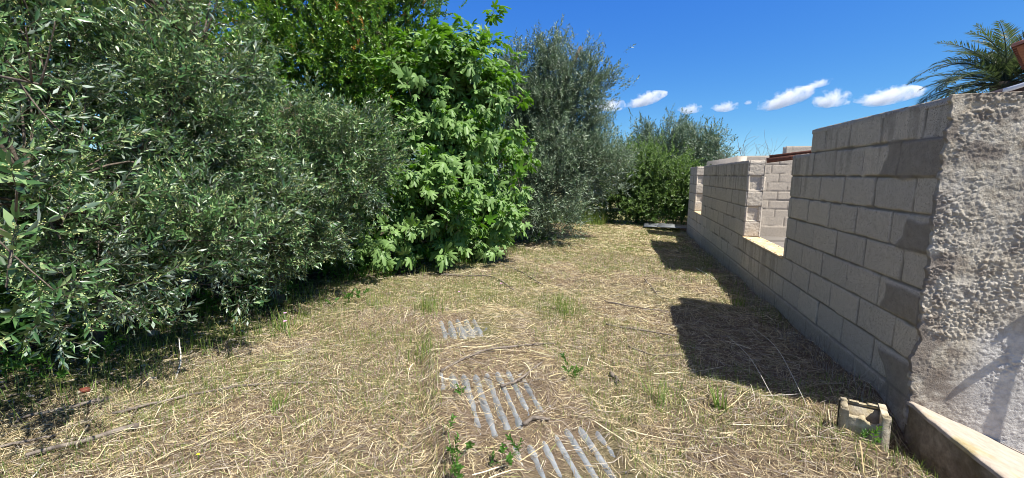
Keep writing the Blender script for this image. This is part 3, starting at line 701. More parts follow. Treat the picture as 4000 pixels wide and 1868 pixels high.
def round_sprig(r, L=.14, n=12, leaf=.04, lw=.02, m=0):
    tb = TB(); stem(tb, [(0, 0, 0), (0, 0, L)], .0014, 1)
    for i in range(n):
        t = .1 + .9 * i / n; a = i * 2.4 + r.normal(0, .3); el = r.uniform(.6, 1.25) * (1 - .4 * t)
        d = np.array([math.cos(a) * math.sin(el), math.sin(a) * math.sin(el), math.cos(el)])
        leaf_at(tb, np.array([0, 0, t * L]), d, np.array([0, 0, 1.]) + rv(r) * .4, leaf * r.uniform(.7, 1.25), lw * r.uniform(.8, 1.2), m, 'oval', .2, r.uniform(0, .25))
    return tb.done()
def figleaf(tb, base, d, nrm, L, m, r):
    d = d / np.linalg.norm(d); sd = np.cross(d, nrm); sd /= np.linalg.norm(sd) + 1e-9; up = np.cross(sd, d)
    # outline (angle from the midrib, radius): three big lobes and two small, rounded tips, deep sinuses
    half = [(0, 1.0), (7, .97), (13, .86), (17, .66), (24, .42), (30, .40), (36, .6), (42, .8), (49, .84), (57, .74), (64, .5), (74, .36), (84, .46), (96, .55), (110, .5), (130, .34), (155, .24)]
    ang = [(a, q * (1 + r.normal(0, .035))) for a, q in half]; out = [(a, q) for a, q in ang] + [(180, .1)] + [(-a, q * (1 + r.normal(0, .02))) for a, q in ang[:0:-1]]
    fold = r.uniform(.1, .5); dr = r.uniform(.15, .5); tw = r.normal(0, .15); V = []
    o0 = .18
    def P(a, q):
        x = math.sin(a) * q * L * .92; y = (o0 + math.cos(a) * q) * L
        z = -fold * abs(x) - dr * (y * y + x * x) / L + tw * x * y / L
        return base + d * y + sd * x + up * z
    V.append(P(0, 0)); n = len(out)
    for a, q in out: V.append(P(R(a), q * .5))
    for a, q in out: V.append(P(R(a), q))
    F3 = [(0, 1 + i, 1 + (i + 1) % n) for i in range(n)]
    F4 = [(1 + i, 1 + n + i, 1 + n + (i + 1) % n, 1 + (i + 1) % n) for i in range(n)]
    V = np.array(V); k = tb.n; tb.add(V, F3, m); tb.f.setdefault((4, m), []).append(np.array(F4) + k)
def fig_sprig(r, leaf=.122, n=10, L=.22):
    tb = TB(); stem(tb, [(0, 0, 0), (0, 0, L * .5), (0.01, 0, L)], .005, 1)
    for i in range(n):
        t = .25 + .75 * i / n; a = i * 2.4 + r.normal(0, .4); el = r.uniform(.7, 1.5) * (1 - .35 * t)
        d = np.array([math.cos(a) * math.sin(el), math.sin(a) * math.sin(el), math.cos(el)])
        b = np.array([0, 0, t * L]); e = b + d * r.uniform(.05, .09); stem(tb, [b, e], .0022, 0)
        figleaf(tb, e, d * r.uniform(.6, 1.1) + np.array([0, -r.uniform(.1, 1.0), .15]) + rv(r) * .3, np.array([0, .35, 1.]) + rv(r) * .5, leaf * r.uniform(.6, 1.15), 0, r)
    return tb.done()

CAMP = np.array([0, 0, 1.444])
def crown(r, lobes, n_clump, n_per, sig, updir=.5, hang=0, face=.35, zmin=.1, inner=.25, outw=.7, shell=(.78, 1.04)):
    P = []; D = []; CC = []
    wts = np.array([l[3] * l[4] + l[4] * l[5] + l[3] * l[5] for l in lobes]); wts /= wts.sum()
    for li, l in enumerate(lobes):
        c = np.array(l[:3]); rad = np.array(l[3:6]); k = int(n_clump * wts[li])
        u = r.normal(0, 1, (k, 3)); u /= np.linalg.norm(u, axis=1)[:, None]
        tocam = (CAMP - c) / np.linalg.norm(CAMP - c); dt = u @ tocam
        kp = (dt > -.15) | (r.random(k) < face); u = u[kp]; k = len(u)
        q = np.where(r.random(k) < inner, r.uniform(.3, .7, k), r.uniform(*shell, k))
        cc = c + u * rad * q[:, None]; kp = cc[:, 2] > zmin; cc = cc[kp]; u = u[kp]; CC.append(cc)
        m = r.poisson(n_per, len(cc)); idx = np.repeat(np.arange(len(cc)), m); n = len(idx)
        out = u[idx] + r.normal(0, .25, (n, 3))
        al = r.normal(0, sig * 1.3, n)[:, None]
        p = cc[idx] + r.normal(0, sig, (n, 3)) * [1, 1, .8] + u[idx] * al
        d = out * outw + np.array([0, 0, updir - hang]) + r.normal(0, .45, (n, 3))
        kp = p[:, 2] > zmin; P.append(p[kp]); D.append(d[kp])
    return np.concatenate(P), np.concatenate(D), np.concatenate(CC)
def tree(name, label, cat, base, trunk_pts, trunk_r, limbs, lobes, sprigs, mats, n_clump, n_per, sig, seed, sc=(.8, 1.25), updir=.5, hang=0, face=.35, zmin=.1, group=None, nbr=120, inner=.25, extra=None, outw=.7, shell=(.78, 1.04)):
    r = np.random.default_rng(seed); root = empty(name, base, label, cat, group); B = np.array(base, float)
    acc = Acc()
    for pts, r0 in [(trunk_pts, trunk_r)] + limbs:
        c = curve(pts, 6); tube(acc, c, np.linspace(r0, r0 * .45, len(c)), 9, bump=.22)
    acc.build('trunk', M['bark'], root, off=base)
    P, D, CC = crown(r, lobes, n_clump, n_per, sig, updir, hang, face, zmin, inner, outw, shell)
    nodes = np.concatenate([curve(p, 6)[3:] for p, _ in [(trunk_pts, 0)] + limbs])
    acc = Acc(); pick = r.permutation(len(CC))[:nbr]
    for c in CC[pick]:
        dd = np.linalg.norm(nodes - c, axis=1) + (nodes[:, 2] > c[2]) * .5; s = nodes[np.argmin(dd)]
        mid = (s + c) / 2 + r.normal(0, .07, 3) + [0, 0, .05 - hang * .1]
        cv = curve([s, mid, c], 4); rr = .006 + .006 * np.linalg.norm(c - s); tube(acc, cv, np.linspace(rr, .0025, len(cv)), 4)
    acc.build('branch', M['bark'], root, off=base)
    if extra is not None: P = np.vstack([P, extra[0]]); D = np.vstack([D, extra[1]])
    V, Fs = put(sprigs, P, D, r.uniform(*sc, len(P)), r, roll0=(name == 'fig_tree')); ks = sorted(Fs)
    mk('crown', V - B, [np.concatenate(Fs[k]) for k in ks], mats, root, mi=[k[1] for k in ks])
    return root

rs = np.random.default_rng(3)
OL_N = [olive_sprig(rs, shape='kite') for _ in range(8)] + [olive_sprig(rs, buds=0) for _ in range(5)]
OL_F = [olive_sprig(rs, L=.24, n=6, leaf=.07, lw=.02, buds=0) for _ in range(6)]
RD = [round_sprig(rs) for _ in range(7)]
RDF = [round_sprig(rs, L=.2, n=11, leaf=.06, lw=.034) for _ in range(6)]
YG = [round_sprig(rs, leaf=.035, lw=.013, m=2) for _ in range(2)]
FG = [fig_sprig(rs) for _ in range(12)]
mO = [M['olive'], M['bark'], M['bud']]; mOB = [M['oliveB'], M['bark'], M['bud']]; mG = [M['glossy'], M['bark'], M['young']]; mS = [M['shrub'], M['bark']]; mF = [M['fig'], M['bark']]

# near olive, reaching over the left edge
tree('olive_tree', 'nearest olive tree with yellow green flower buds filling the left edge', 'olive tree', (-4.35, 2.35, 0),
     [(-4.35, 2.35, -.1), (-4.2, 2.4, .5), (-4.35, 2.5, 1.1), (-4.3, 2.3, 1.9)], .09,
     [([(-4.25, 2.4, .6), (-3.9, 2.1, .95), (-3.5, 1.7, 1.4)], .05), ([(-4.3, 2.45, 1.0), (-4.7, 3.0, 1.6), (-4.6, 3.2, 2.4)], .05), ([(-4.3, 2.4, 1.3), (-4.0, 2.9, 1.9), (-3.7, 3.1, 2.6)], .045)],
     [(-4.4, 2.05, 2.1, 1.2, 1.3, 1.6), (-3.75, 1.3, 1.8, .85, .8, .95), (-3.6, 2.75, 1.7, .7, .8, .95), (-4.5, 2.5, 3.0, 1.15, 1.1, .95), (-4.2, 3.3, 2.35, .75, .7, .6), (-3.9, 2.2, .95, .8, 1.0, .5), (-3.15, 1.55, 1.0, .5, .55, .5), (-3.1, 2.45, .95, .45, .6, .45)],
     OL_N, mO, 640, 13, .07, 11, outw=1.0, updir=.3, sc=(.9, 1.45), shell=(.68, 1.12), face=.25, zmin=.42, nbr=200, inner=.3)
tree('olive_tree', 'second olive tree with a leaning brown trunk left of the fig', 'olive tree', (-3.75, 3.75, 0),
     [(-3.75, 3.75, -.1), (-3.8, 3.7, .35), (-4.15, 3.45, .75), (-4.3, 3.5, 1.5)], .075,
     [([(-3.75, 3.75, .2), (-3.5, 4.1, .9), (-3.3, 4.3, 1.6)], .04), ([(-4.1, 3.5, .8), (-3.7, 3.9, 1.4), (-3.5, 4.1, 2.2)], .04), ([(-3.77, 3.75, .1), (-3.6, 3.7, .7), (-3.45, 3.75, 1.3)], .03)],
     [(-3.75, 4.0, 1.5, 1.0, 1.0, .68), (-3.05, 4.1, 1.65, .55, .6, .48), (-3.5, 3.5, 1.05, .6, .6, .6), (-4.3, 3.9, 1.85, .8, .8, .5), (-3.5, 4.1, .75, .5, .45, .42)],
     OL_N, mO, 500, 13, .07, 12, outw=1.0, updir=.3, sc=(.9, 1.4), shell=(.68, 1.1), face=.25, zmin=.32, nbr=160, inner=.3)
# bright glossy evergreen behind
tree('evergreen_tree', 'tall bright green glossy leaved tree rising behind the olives and fig', 'tree', (-4.9, 6.9, 0),
     [(-4.9, 6.9, -.1), (-4.8, 6.9, 1.5), (-4.7, 6.8, 3), (-4.6, 6.7, 4.4)], .13,
     [([(-4.85, 6.9, 1.6), (-4.2, 6.6, 2.5), (-3.7, 6.4, 3.4)], .07), ([(-4.8, 6.9, 1.8), (-5.4, 6.2, 2.6), (-5.6, 5.6, 3.6)], .07), ([(-4.7, 6.8, 2.8), (-4.0, 7.0, 3.9), (-3.6, 7.1, 4.6)], .05)],
     [(-4.7, 6.9, 3.7, 1.5, 1.5, 1.7), (-4.1, 6.9, 4.4, .72, .8, .9), (-5.4, 6.2, 3.4, 1.4, 1.2, 1.5), (-4.4, 6.2, 2.6, 1.1, .9, 1.0), (-5.6, 7.0, 4.9, 1.4, 1.3, 1.1), (-4.3, 5.7, 1.2, .9, .6, .9)],
     RD * 4 + YG[:1], mG, 640, 24, .13, 13, sc=(1.0, 1.6), face=.15, nbr=150, inner=.25, shell=(.72, 1.08))
tree('evergreen_tree', 'dark green bushy tree in the shade behind the two near olives', 'tree', (-5.9, 4.0, 0),
     [(-5.9, 4.0, -.1), (-5.9, 4.0, 1.3), (-5.8, 4.0, 2.6)], .1, [([(-5.9, 4.0, 1.0), (-5.4, 3.4, 1.8), (-5.2, 3.2, 2.6)], .05)],
     [(-5.9, 3.9, 2.5, 1.3, 1.8, 1.9), (-6.2, 2.4, 2.2, 1.2, 1.3, 1.8), (-5.6, 5.4, 2.0, 1.2, 1.1, 1.7), (-5.4, 4.6, .9, .8, 1.2, .8)],
     RDF, mG, 420, 22, .17, 14, sc=(.9, 1.4), face=.1, nbr=60)
tree('evergreen_tree', 'dark evergreen tree at the far left behind the nearest olive', 'tree', (-6.3, .6, 0),
     [(-6.3, .6, -.1), (-6.3, .7, 1.3), (-6.2, .8, 2.6)], .1, [([(-6.3, .7, 1.0), (-5.9, 1.0, 1.8), (-5.7, 1.2, 2.6)], .05)],
     [(-6.1, .8, 2.3, 1.2, 1.5, 1.9), (-5.6, 1.4, 1.2, .9, 1.0, .9)], RDF, mG, 200, 20, .17, 15, sc=(.9, 1.4), face=.15, nbr=40)
# fig
tree('fig_tree', 'broad fig tree with big lobed bright green leaves drooping to the straw', 'fig tree', (-3.2, 6.7, 0),
     [(-3.2, 6.7, -.1), (-3.2, 6.6, .6), (-3.1, 6.5, 1.5), (-3.0, 6.6, 2.6)], .1,
     [([(-3.2, 6.6, .5), (-2.7, 6.6, 1.2), (-2.3, 6.8, 2.2)], .055), ([(-3.2, 6.6, .5), (-3.6, 6.0, 1.1), (-3.7, 5.6, 1.6)], .055), ([(-3.15, 6.6, 1.0), (-2.9, 6.1, 1.8), (-2.9, 6.0, 2.8)], .05)],
     [(-3.08, 6.7, 2.15, .95, 1.0, 1.55), (-3.4, 5.95, 1.25, .95, .75, 1.15), (-2.58, 7.0, 1.3, .6, .65, 1.1), (-2.8, 6.6, 2.8, .5, .7, .52), (-2.55, 6.85, 2.4, .5, .6, .75), (-2.65, 6.8, 2.9, .45, .6, .42), (-3.4, 5.5, .6, .55, .45, .5), (-2.65, 6.6, .5, .75, .6, .4), (-3.8, 5.0, .85, .45, .35, .55)],
     FG, mF, 620, 3.6, .13, 16, sc=(.65, 1.3), shell=(.72, 1.08), updir=.45, face=.25, zmin=.22, nbr=150, inner=.2, outw=.8)
# middle olive
tree('olive_tree', 'tall olive tree with thin open top right of the fig', 'olive tree', (-1.75, 8.9, 0),
     [(-1.75, 8.9, -.1), (-1.75, 9.0, .9), (-1.6, 9.2, 2.0), (-1.4, 9.3, 3.2), (-1.0, 9.3, 4.1)], .09,
     [([(-1.75, 9.0, .8), (-2.1, 9.2, 2.0), (-2.3, 9.3, 3.3), (-2.4, 9.3, 4.1)], .05), ([(-1.65, 9.1, 1.8), (-1.9, 9.2, 3.0), (-1.85, 9.3, 4.2)], .04), ([(-1.75, 9.0, 1.0), (-1.1, 9.4, 1.7), (-.7, 9.6, 2.2)], .04)],
     [(-1.7, 8.85, 1.05, .85, .75, 1.1), (-1.5, 9.3, 2.1, .95, .9, .8), (-.72, 9.7, 1.75, .72, .8, .8), (-2.4, 9.3, 1.8, .8, .8, 1.5), (-2.35, 9.3, 3.5, .38, .5, .85), (-1.75, 9.3, 3.5, .38, .5, .8), (-1.15, 9.3, 3.3, .52, .5, .9), (-.75, 9.3, 3.35, .34, .35, .32), (-1.6, 9.3, 2.9, .8, .6, .5)],
     OL_F, mOB, 860, 20, .11, 17, face=.3, zmin=.12, nbr=160, sc=(.8, 1.15), updir=.7)
# far olive behind shrub, far shrub, left far bushes
tree('olive_tree', 'distant grey green olive tree with ragged top behind the green shrub', 'olive tree', (2.0, 17.2, 0),
     [(2.0, 17.2, -.1), (2.0, 17.2, 1.2), (1.9, 17.1, 2.6)], .12, [([(2.0, 17.2, 1), (2.7, 17.1, 2.0), (3.0, 17, 2.6)], .07), ([(2.0, 17.2, 1), (1.3, 17.1, 2.0), (1.0, 17, 2.8)], .07)],
     [(1.5, 17.0, 2.35, 1.0, .9, .95), (2.5, 17.0, 1.85, .85, .9, 1.0), (.75, 17.0, 2.0, .5, .7, .8), (2.95, 17.0, 2.3, .3, .5, .5), (1.9, 17, 1.2, 1.6, 1, 1.1)],
     OL_F, mOB, 560, 17, .15, 18, face=.15, nbr=70, sc=(1.2, 1.8), updir=.7)
tree('shrub', 'rounded bright green shrub at the end of the clearing beside the block wall', 'shrub', (.4, 13.2, 0),
     [(.4, 13.2, -.1), (.4, 13.2, .7), (.4, 13.2, 1.3)], .06, [([(.4, 13.2, .3), (1.0, 13.2, .9), (1.3, 13.1, 1.4)], .035), ([(.4, 13.2, .3), (-.2, 13.1, .9), (-.4, 13.1, 1.4)], .035)],
     [(-.2, 13.2, 1.25, .85, .7, .95), (.75, 13.2, 1.25, .9, .7, 1.0), (1.55, 13.3, .95, .6, .6, .85), (.3, 13.0, .55, 1.3, .6, .5)],
     RDF, mS, 420, 18, .13, 19, face=.2, nbr=70, sc=(.7, 1.1))
tree('shrub', 'grey green shrub in the gap between the tall olive and the bright shrub', 'shrub', (-1.3, 14.2, 0),
     [(-1.3, 14.2, -.1), (-1.3, 14.2, .9), (-1.2, 14.2, 1.6)], .05, [([(-1.3, 14.2, .3), (-.8, 14.1, 1.1), (-.5, 14.1, 1.6)], .035)],
     [(-1.2, 14.2, 1.6, 1.0, .8, .75), (-.5, 14.3, 1.55, .7, .7, .7), (-2.4, 14.2, 1.6, 1.2, .8, 1.3)], OL_F, mOB, 190, 14, .14, 20, face=.15, nbr=50, sc=(.9, 1.3))
tree('shrub', 'pale green shrub far behind the shrub row at the left end of the wall', 'shrub', (3.2, 15.2, 0),
     [(3.2, 15.2, -.1), (3.2, 15.2, .6), (3.2, 15.2, 1.1)], .05, [([(3.2, 15.2, .3), (3.6, 15.2, .8), (3.8, 15.2, 1.1)], .03)],
     [(2.6, 15.2, .8, 1.0, .8, .8), (3.9, 15.4, .7, 1.0, .8, .7)], RDF, mS, 130, 14, .14, 24, face=.15, nbr=30, sc=(.9, 1.3))

# near sprigs of the nearest olive, hanging in from the left
r9 = np.random.default_rng(91)
OL_X = [olive_sprig(r9, L=.2, n=6, leaf=.07, lw=.016, buds=18, shape='lance') for _ in range(5)]
t9 = empty('olive_branch', (-2.3, .55, 1.2), 'close olive shoots with large pale leaves poking in at the left edge', 'branch')
nP = np.array([(-1.62, 0.84, 1.86),(-1.63, 0.94, 1.89),(-1.64, 0.86, 1.72),(-1.74, 0.97, 1.58),(-1.7, 0.82, 1.55),(-1.11, 0.54, 1.42),(-1.12, 0.52, 1.35),(-1.29, 0.62, 1.27),(-1.27, 0.57, 1.23),(-1.55, 0.79, 1.13),])
nP = nP - [.05, 0, 0] + r9.normal(0, .02, nP.shape); nD = np.tile([.35, .35, .35], (len(nP), 1)) + r9.normal(0, .4, (len(nP), 3))
V, Fs = put(OL_X, nP, nD, r9.uniform(.6, .85, len(nP)), r9); ks = sorted(Fs)
mk('foliage', V - [-2.3, .55, 1.2], [np.concatenate(Fs[k]) for k in ks], mO, t9, mi=[k[1] for k in ks])
acc = Acc()
boughs = [curve([(-3.5, 1.25, 1.45), (-2.7, 1.0, 1.42), (-2.0, .8, 1.36), (-1.4, .64, 1.3)], 8), curve([(-3.5, 1.3, 1.9), (-2.8, 1.1, 1.9), (-2.2, 1.0, 1.8), (-1.75, .92, 1.72)], 8)]
for c in boughs: tube(acc, c, np.linspace(.012, .003, len(c)), 6)
bn = np.concatenate([c[6:] for c in boughs])
for p in nP:
    s_ = bn[np.argmin(np.linalg.norm(bn - p, axis=1) + np.maximum(0, bn[:, 0] - p[0] + .1) * 3)]; tube(acc, curve([s_, (s_ + p) / 2 + [0, 0, -.01], p], 4), np.linspace(.0035, .0018, 9), 4)
acc.build('stem', M['bark'], t9, off=(-2.3, .55, 1.2))

# undergrowth
def undergrowth(name, label, pts_n, reg, hgt, seed, f=lambda x, y: x < -9):
    r = np.random.default_rng(seed); x = r.uniform(reg[0], reg[1], pts_n); y = r.uniform(reg[2], reg[3], pts_n); k = f(x, y) & (n2(x, y, 1.6, 2, seed) > .45); x = x[k]; y = y[k]; n = len(x)
    z = height(x, y) + r.random(n) ** 1.3 * hgt * (.4 + n2(x, y, 1.2, 2, seed + 1))
    V, Fs = put(RD, np.stack([x, y, z], 1), r.normal(0, .5, (n, 3)) + [0, 0, .8], r.uniform(.7, 1.2, n), r); ks = sorted(Fs)
    o = mk(name, V, [np.concatenate(Fs[k]) for k in ks], [M['mallow'], M['bark']], mi=[k[1] for k in ks]); return setp(o, label, 'undergrowth', kind='stuff')
undergrowth('undergrowth', 'broad leaved green weeds in deep shade under the near olives', 2600, (-6.5, -2.8, 1.4, 6.0), .55, 41, lambda x, y: x < treeline(y) - .35)
undergrowth('undergrowth', 'green weeds at the foot of the fig and tall olive', 1500, (-4.5, -1.2, 4.6, 9.2), .3, 42, lambda x, y: x < treeline(y) - .02)
undergrowth('undergrowth', 'green weeds behind the far end of the block wall', 1300, (.2, 5, 12.6, 15.5), .6, 43, lambda x, y: x > -9)

# ------------------------------------------------------------ loose things on the ground
def stick(pts, rad, label, mat='stick', name='stick', cut=None, group='dead branches on the straw', k=7, lift=.012, side=0, seed=0):
    P = np.array([(x, y, 0) for x, y in pts], float) if len(pts[0]) == 2 else np.array(pts, float)
    if len(pts[0]) == 2: P[:, 2] = sheetz(P[:, 0], P[:, 1]) + rad * .8 + lift
    b = P[0] * [1, 1, 0]; c = curve(P, 5); c[1:-1] += np.random.default_rng(seed).normal(0, rad * .35, (len(c) - 2, 3)) * [1, 1, .4]
    a = Acc(); tube(a, c - b, np.linspace(rad, rad * .6, len(c)), k, bump=.25)
    r = np.random.default_rng(seed)
    for q in range(side):
        i = r.integers(1, len(c) - 1); d = (c[i] - c[i - 1]); d /= np.linalg.norm(d); d = d + r.normal(0, .6, 3) * [1, 1, .5]; d[2] = abs(d[2]) * .6; d /= np.linalg.norm(d); L = r.uniform(.08, .25)
        tube(a, curve([c[i] - b, c[i] - b + d * L * .5 + [0, 0, .01], c[i] - b + d * L], 3), np.linspace(rad * .4, rad * .15, 7), 4)
    o = a.build(name, [M[mat]]); o.location = b
    if cut:
        e = Acc(); i = 0 if cut == 'start' else -1; t = c[1] - c[0] if cut == 'start' else c[-1] - c[-2]; t /= np.linalg.norm(t)
        rr = rad if cut == 'start' else rad * .6; q = c[i] - b; s = -t if cut == 'start' else t
        tube(e, [q, q + s * .004], [rr * .93, rr * .9], 9); e.build('cut_end', M['cutwood'], o)
    return setp(o, label, 'stick', group)
stick([(-2.60, 1.56), (-2.74, 1.40), (-2.88, 1.22)], .016, 'thick dark sawn branch lying in the bottom left corner', cut='start', seed=1)
stick([(-3.14, 1.73), (-3.22, 1.62), (-3.36, 1.42)], .014, 'short sawn branch at the edge of the olive shade, bottom left', cut='start', seed=2)
stick([(-2.9, 1.61), (-2.7, 1.84), (-2.4, 2.05), (-2.0, 2.22)], .009, 'long thin grey branch lying left of centre in the straw', seed=3, side=2)
stick([(-3.2, 1.1), (-3.05, 1.3), (-2.96, 1.38)], .009, 'thin dark branch beyond the thick sawn one at the left edge', seed=4)
stick([(-1.23, 2.6), (-1.05, 2.95), (-.8, 3.12), (-.52, 3.31)], .010, 'curved forked branch between the two corrugated sheets', seed=5, side=3)
stick([(-.75, 2.50), (-.66, 2.6), (-.54, 2.88)], .011, 'short dark branch lying across the top of the long corrugated sheet', seed=6, side=1)
stick([(-.50, 2.11), (-.44, 2.16), (-.36, 2.18)], .013, 'dark wood stub lying in the middle of the long corrugated sheet', seed=7)
stick([(-.12, 3.93), (.2, 3.86), (.52, 3.83)], .009, 'thin dark branch pointing at the lower shadow corner of the wall', seed=8, side=1)
stick([(-.17, 4.69), (.15, 4.56), (.5, 4.5)], .009, 'thin dark branch level with the upper corner of the big wall shadow', seed=9, side=1)
stick([(.08, 3.5), (.28, 3.42), (.48, 3.4)], .007, 'small twig by the left edge of the big wall shadow', seed=10)
stick([(-2.75, 5.45), (-2.2, 5.47), (-1.75, 5.45), (-1.28, 4.85)], .011, 'long dead branch at the foot of the fig tree', seed=11, side=6)
stick([(-2.0, 6.5), (-1.5, 5.95), (-1.0, 5.3)], .010, 'dead forked branch right of the fig in the straw', seed=12, side=6)
stick([(1.12, 6.8), (1.18, 6.4), (1.25, 6.0)], .008, 'pale bleached stick lying in the shade along the block wall', 'palestick', seed=13)
stick([(.32, 5.9), (.40, 5.5), (.42, 5.1)], .009, 'dark twig in the straw between the two wall shadows', seed=14, side=2)
stick([(-3.0, 2.05, .02), (-3.12, 2.18, .1), (-3.28, 2.3, .2)], .006, 'pale stick leaning upright in the shade of the nearest olive', 'palestick', seed=15)
stick([(-2.5, .95), (-2.62, 1.12), (-2.7, 1.2)], .005, 'pale straight stick at the bottom left edge', 'palestick', seed=16)
stick([(-.05, 2.95), (0.0, 2.88), (-.01, 2.80)], .016, 'short dark root stub right of the long corrugated sheet', seed=17, side=2)
stick([(.6, 2.78, .03), (.95, 2.76, .09), (1.25, 2.95, .05)], .002, 'thin arching pale stem reaching out of the wall shadow', 'palestick', seed=18, group='thin pale stems in the wall shadow')
stick([(.95, 2.7, .06), (.88, 3.05, .2), (.78, 3.3, .26)], .0018, 'thin pale stem standing left in the wall shadow near the hollow block', 'palestick', seed=19, group='thin pale stems in the wall shadow')
stick([(1.12, 2.72, .06), (1.06, 3.1, .26), (.98, 3.4, .3)], .0018, 'thin pale forked stem standing nearest the wall in its shadow', 'palestick', seed=20, side=2, group='thin pale stems in the wall shadow')

def tuft(x, y, n, h, label, seed, mat='grass', spread=.06, wd=.004):
    r = np.random.default_rng(seed); px = x + r.normal(0, spread, n); py = y + r.normal(0, spread, n)
    o = ribbons('grass_tuft', px, py, r.uniform(.5, 1.1, n) * h, r.uniform(.6, 1.2, n) * wd, np.arctan2(py - y, px - x) + r.normal(0, .5, n), M[mat], upright=True, seed=seed)
    return setp(o, label, 'grass tuft', 'green tufts in the straw')
tuft(-1.93, 3.86, 150, .2, 'dense green grass tuft at the top left of the small corrugated patch', 51, spread=.09)
tuft(-.58, 4.25, 150, .26, 'large loose grass tuft in the middle of the clearing', 52, spread=.13)
tuft(-1.52, 2.9, 90, .17, 'green grass tuft below the small corrugated patch', 53, spread=.08, wd=.005)
tuft(.3, 2.62, 70, .18, 'half dry grass tuft just below the big wall shadow', 54, spread=.07)
tuft(1.22, 4.9, 40, .14, 'leafy green tuft at the inner corner between shadow and lit straw', 55, spread=.05, wd=.008)
tuft(.1, 8.1, 150, .14, 'wide low green tuft in the far part of the clearing', 56, spread=.15)
tuft(-2.0, 1.9, 22, .13, 'small green sprout beside the long thin branch', 57, spread=.03, wd=.006)
tuft(-3.0, 3.05, 60, .22, 'long green blades around the violet flowers at the shade edge', 58, spread=.1, wd=.006)
tuft(-2.55, 3.85, 60, .2, 'upright green blades at the shade edge below the second olive', 59, spread=.12)
tuft(-2.1, 3.2, 70, .11, 'sparse green tuft between the shade edge and the small corrugated patch', 60, spread=.1)
tuft(.62, 2.62, 14, .16, 'single broad bright green blades at the foot of the wall shadow', 61, spread=.02, wd=.012)
tuft(1.35, 2.5, 40, .16, 'yellow green grass between the hollow block and the wall corner', 62, spread=.05, wd=.005)
def weed(x, y, n, label, seed, sc=.8, sp=.07, h=.05):
    r = np.random.default_rng(seed); px = r.normal(0, sp, n); py = r.normal(0, sp, n); z = height(x + px, y + py) + r.random(n) * h + .01
    V, Fs = put(RD, np.stack([px, py, z], 1), r.normal(0, .5, (n, 3)) + [0, 0, .7], r.uniform(.7, 1.2, n) * sc, r); ks = sorted(Fs)
    B0 = len(V); RV = []; RF = []
    for k in range(n):      # runners joining the shoots
        q = np.array([px[k], py[k], z[k] + .003]); c = np.array([0, 0, float(height(np.array([x]), np.array([y]))[0]) + .004]); dd = q - c; wv = np.array([-dd[1], dd[0], 0]); wv = wv / (np.linalg.norm(wv) + 1e-6) * .002
        b = B0 + len(RV) * 1; RV += [c - wv, c + wv, q + wv, q - wv]; RF.append((b, b + 1, b + 2, b + 3))
    V = np.vstack([V, RV]); Fs.setdefault((4, 0), []).append(np.array(RF)); ks = sorted(Fs)
    o = mk('weed', V, [np.concatenate(Fs[k]) for k in ks], [M['mallow'], M['bark']], mi=[k[1] for k in ks]); o.location = (x, y, 0)
    return setp(o, label, 'weed', 'leafy weeds in the straw')
weed(-.33, 2.78, 7, 'green leafy weed right of the long corrugated sheet', 71, .6)
weed(-.95, 2.35, 3, 'small green weed on the left edge of the long corrugated sheet', 72, .5, .03)
weed(-.5, 1.83, 5, 'green weed over the lower left of the long corrugated sheet', 73, .6, .06)
weed(-2.95, 3.9, 12, 'bright green weed at the shade edge left of the fig', 74, .8, .12, .08)
weed(-.75, 1.7, 8, 'low green weed patch at the bottom edge below the corrugated sheet', 75, .6, .09)
weed(1.22, 2.34, 5, 'small bright green weed in front of the hollow block', 76, .5, .02, .08)
def flower(x, y, h, label, mat, seed, size=.02):
    r = np.random.default_rng(seed); z = float(height(np.array([x]), np.array([y]))[0])
    root = empty('flower', (x, y, z), label, 'flower', 'small wild flowers in the clearing'); a = Acc(); tube(a, [(0, 0, 0), (.005, 0, h * .6), (.0, .004, h)], .0015, 5); a.build('stalk', M['mallow'], root)
    tb = TB()
    for i in range(5):
        q = i * 1.257; d = np.array([math.cos(q), math.sin(q), .5]); leaf_at(tb, np.array([0, 0.004, h]), d, np.array([0, 0, 1.]), size, size * .9, 0, 'oval', .1, .1)
    V, Fl = tb.done(); mk('petal', V, [f for _, f in Fl], M[mat], root)
flower(-2.95, 2.99, .12, 'violet flower lower of the two at the olive shade edge', 'pink', 1)
flower(-3.05, 3.10, .15, 'violet flower upper of the two at the olive shade edge', 'pink', 2)
flower(-1.79, 4.33, .08, 'small magenta flower above the small corrugated patch', 'pink', 3, .016)
flower(-1.49, 5.02, .06, 'pale pink flower beside the dead branch near the fig', 'pink', 4, .022)
flower(-2.0, 1.42, .03, 'tiny yellow flower low in the straw at the bottom left', 'yellow', 5, .01)
def lump(name, x, y, s, mat, label, cat, seed, sink=.3):
    r = np.random.default_rng(seed); u = np.linspace(0, math.pi, 9); v = np.linspace(0, 2 * math.pi, 13)[:-1]; U, Vv = np.meshgrid(u, v, indexing='ij')
    P = np.stack([np.sin(U) * np.cos(Vv), np.sin(U) * np.sin(Vv), np.cos(U)], -1).reshape(-1, 3); P *= (.7 + .6 * fbm(P * 1.7 + seed, 2, seed))[:, None] * np.array(s)
    i = np.arange(8)[:, None] * 12; j = np.arange(12)[None]; j2 = (j + 1) % 12; F = np.stack([i + j, i + 12 + j, i + 12 + j2, i + j2], -1).reshape(-1, 4)
    o = mk(name, P, [F], M[mat], smooth=True); o.location = (x, y, float(height(np.array([x]), np.array([y]))[0]) + s[2] * (1 - sink)); return setp(o, label, cat)
lump('scrap', -3.4, 1.76, (.04, .025, .02), 'redrust', 'rusty red brown scrap lying in the grass at the bottom left', 'scrap', 3)
lump('stone', -4.0, 2.6, (.05, .04, .03), 'stone', 'small pale stone in the shade under the nearest olive', 'stone', 4)
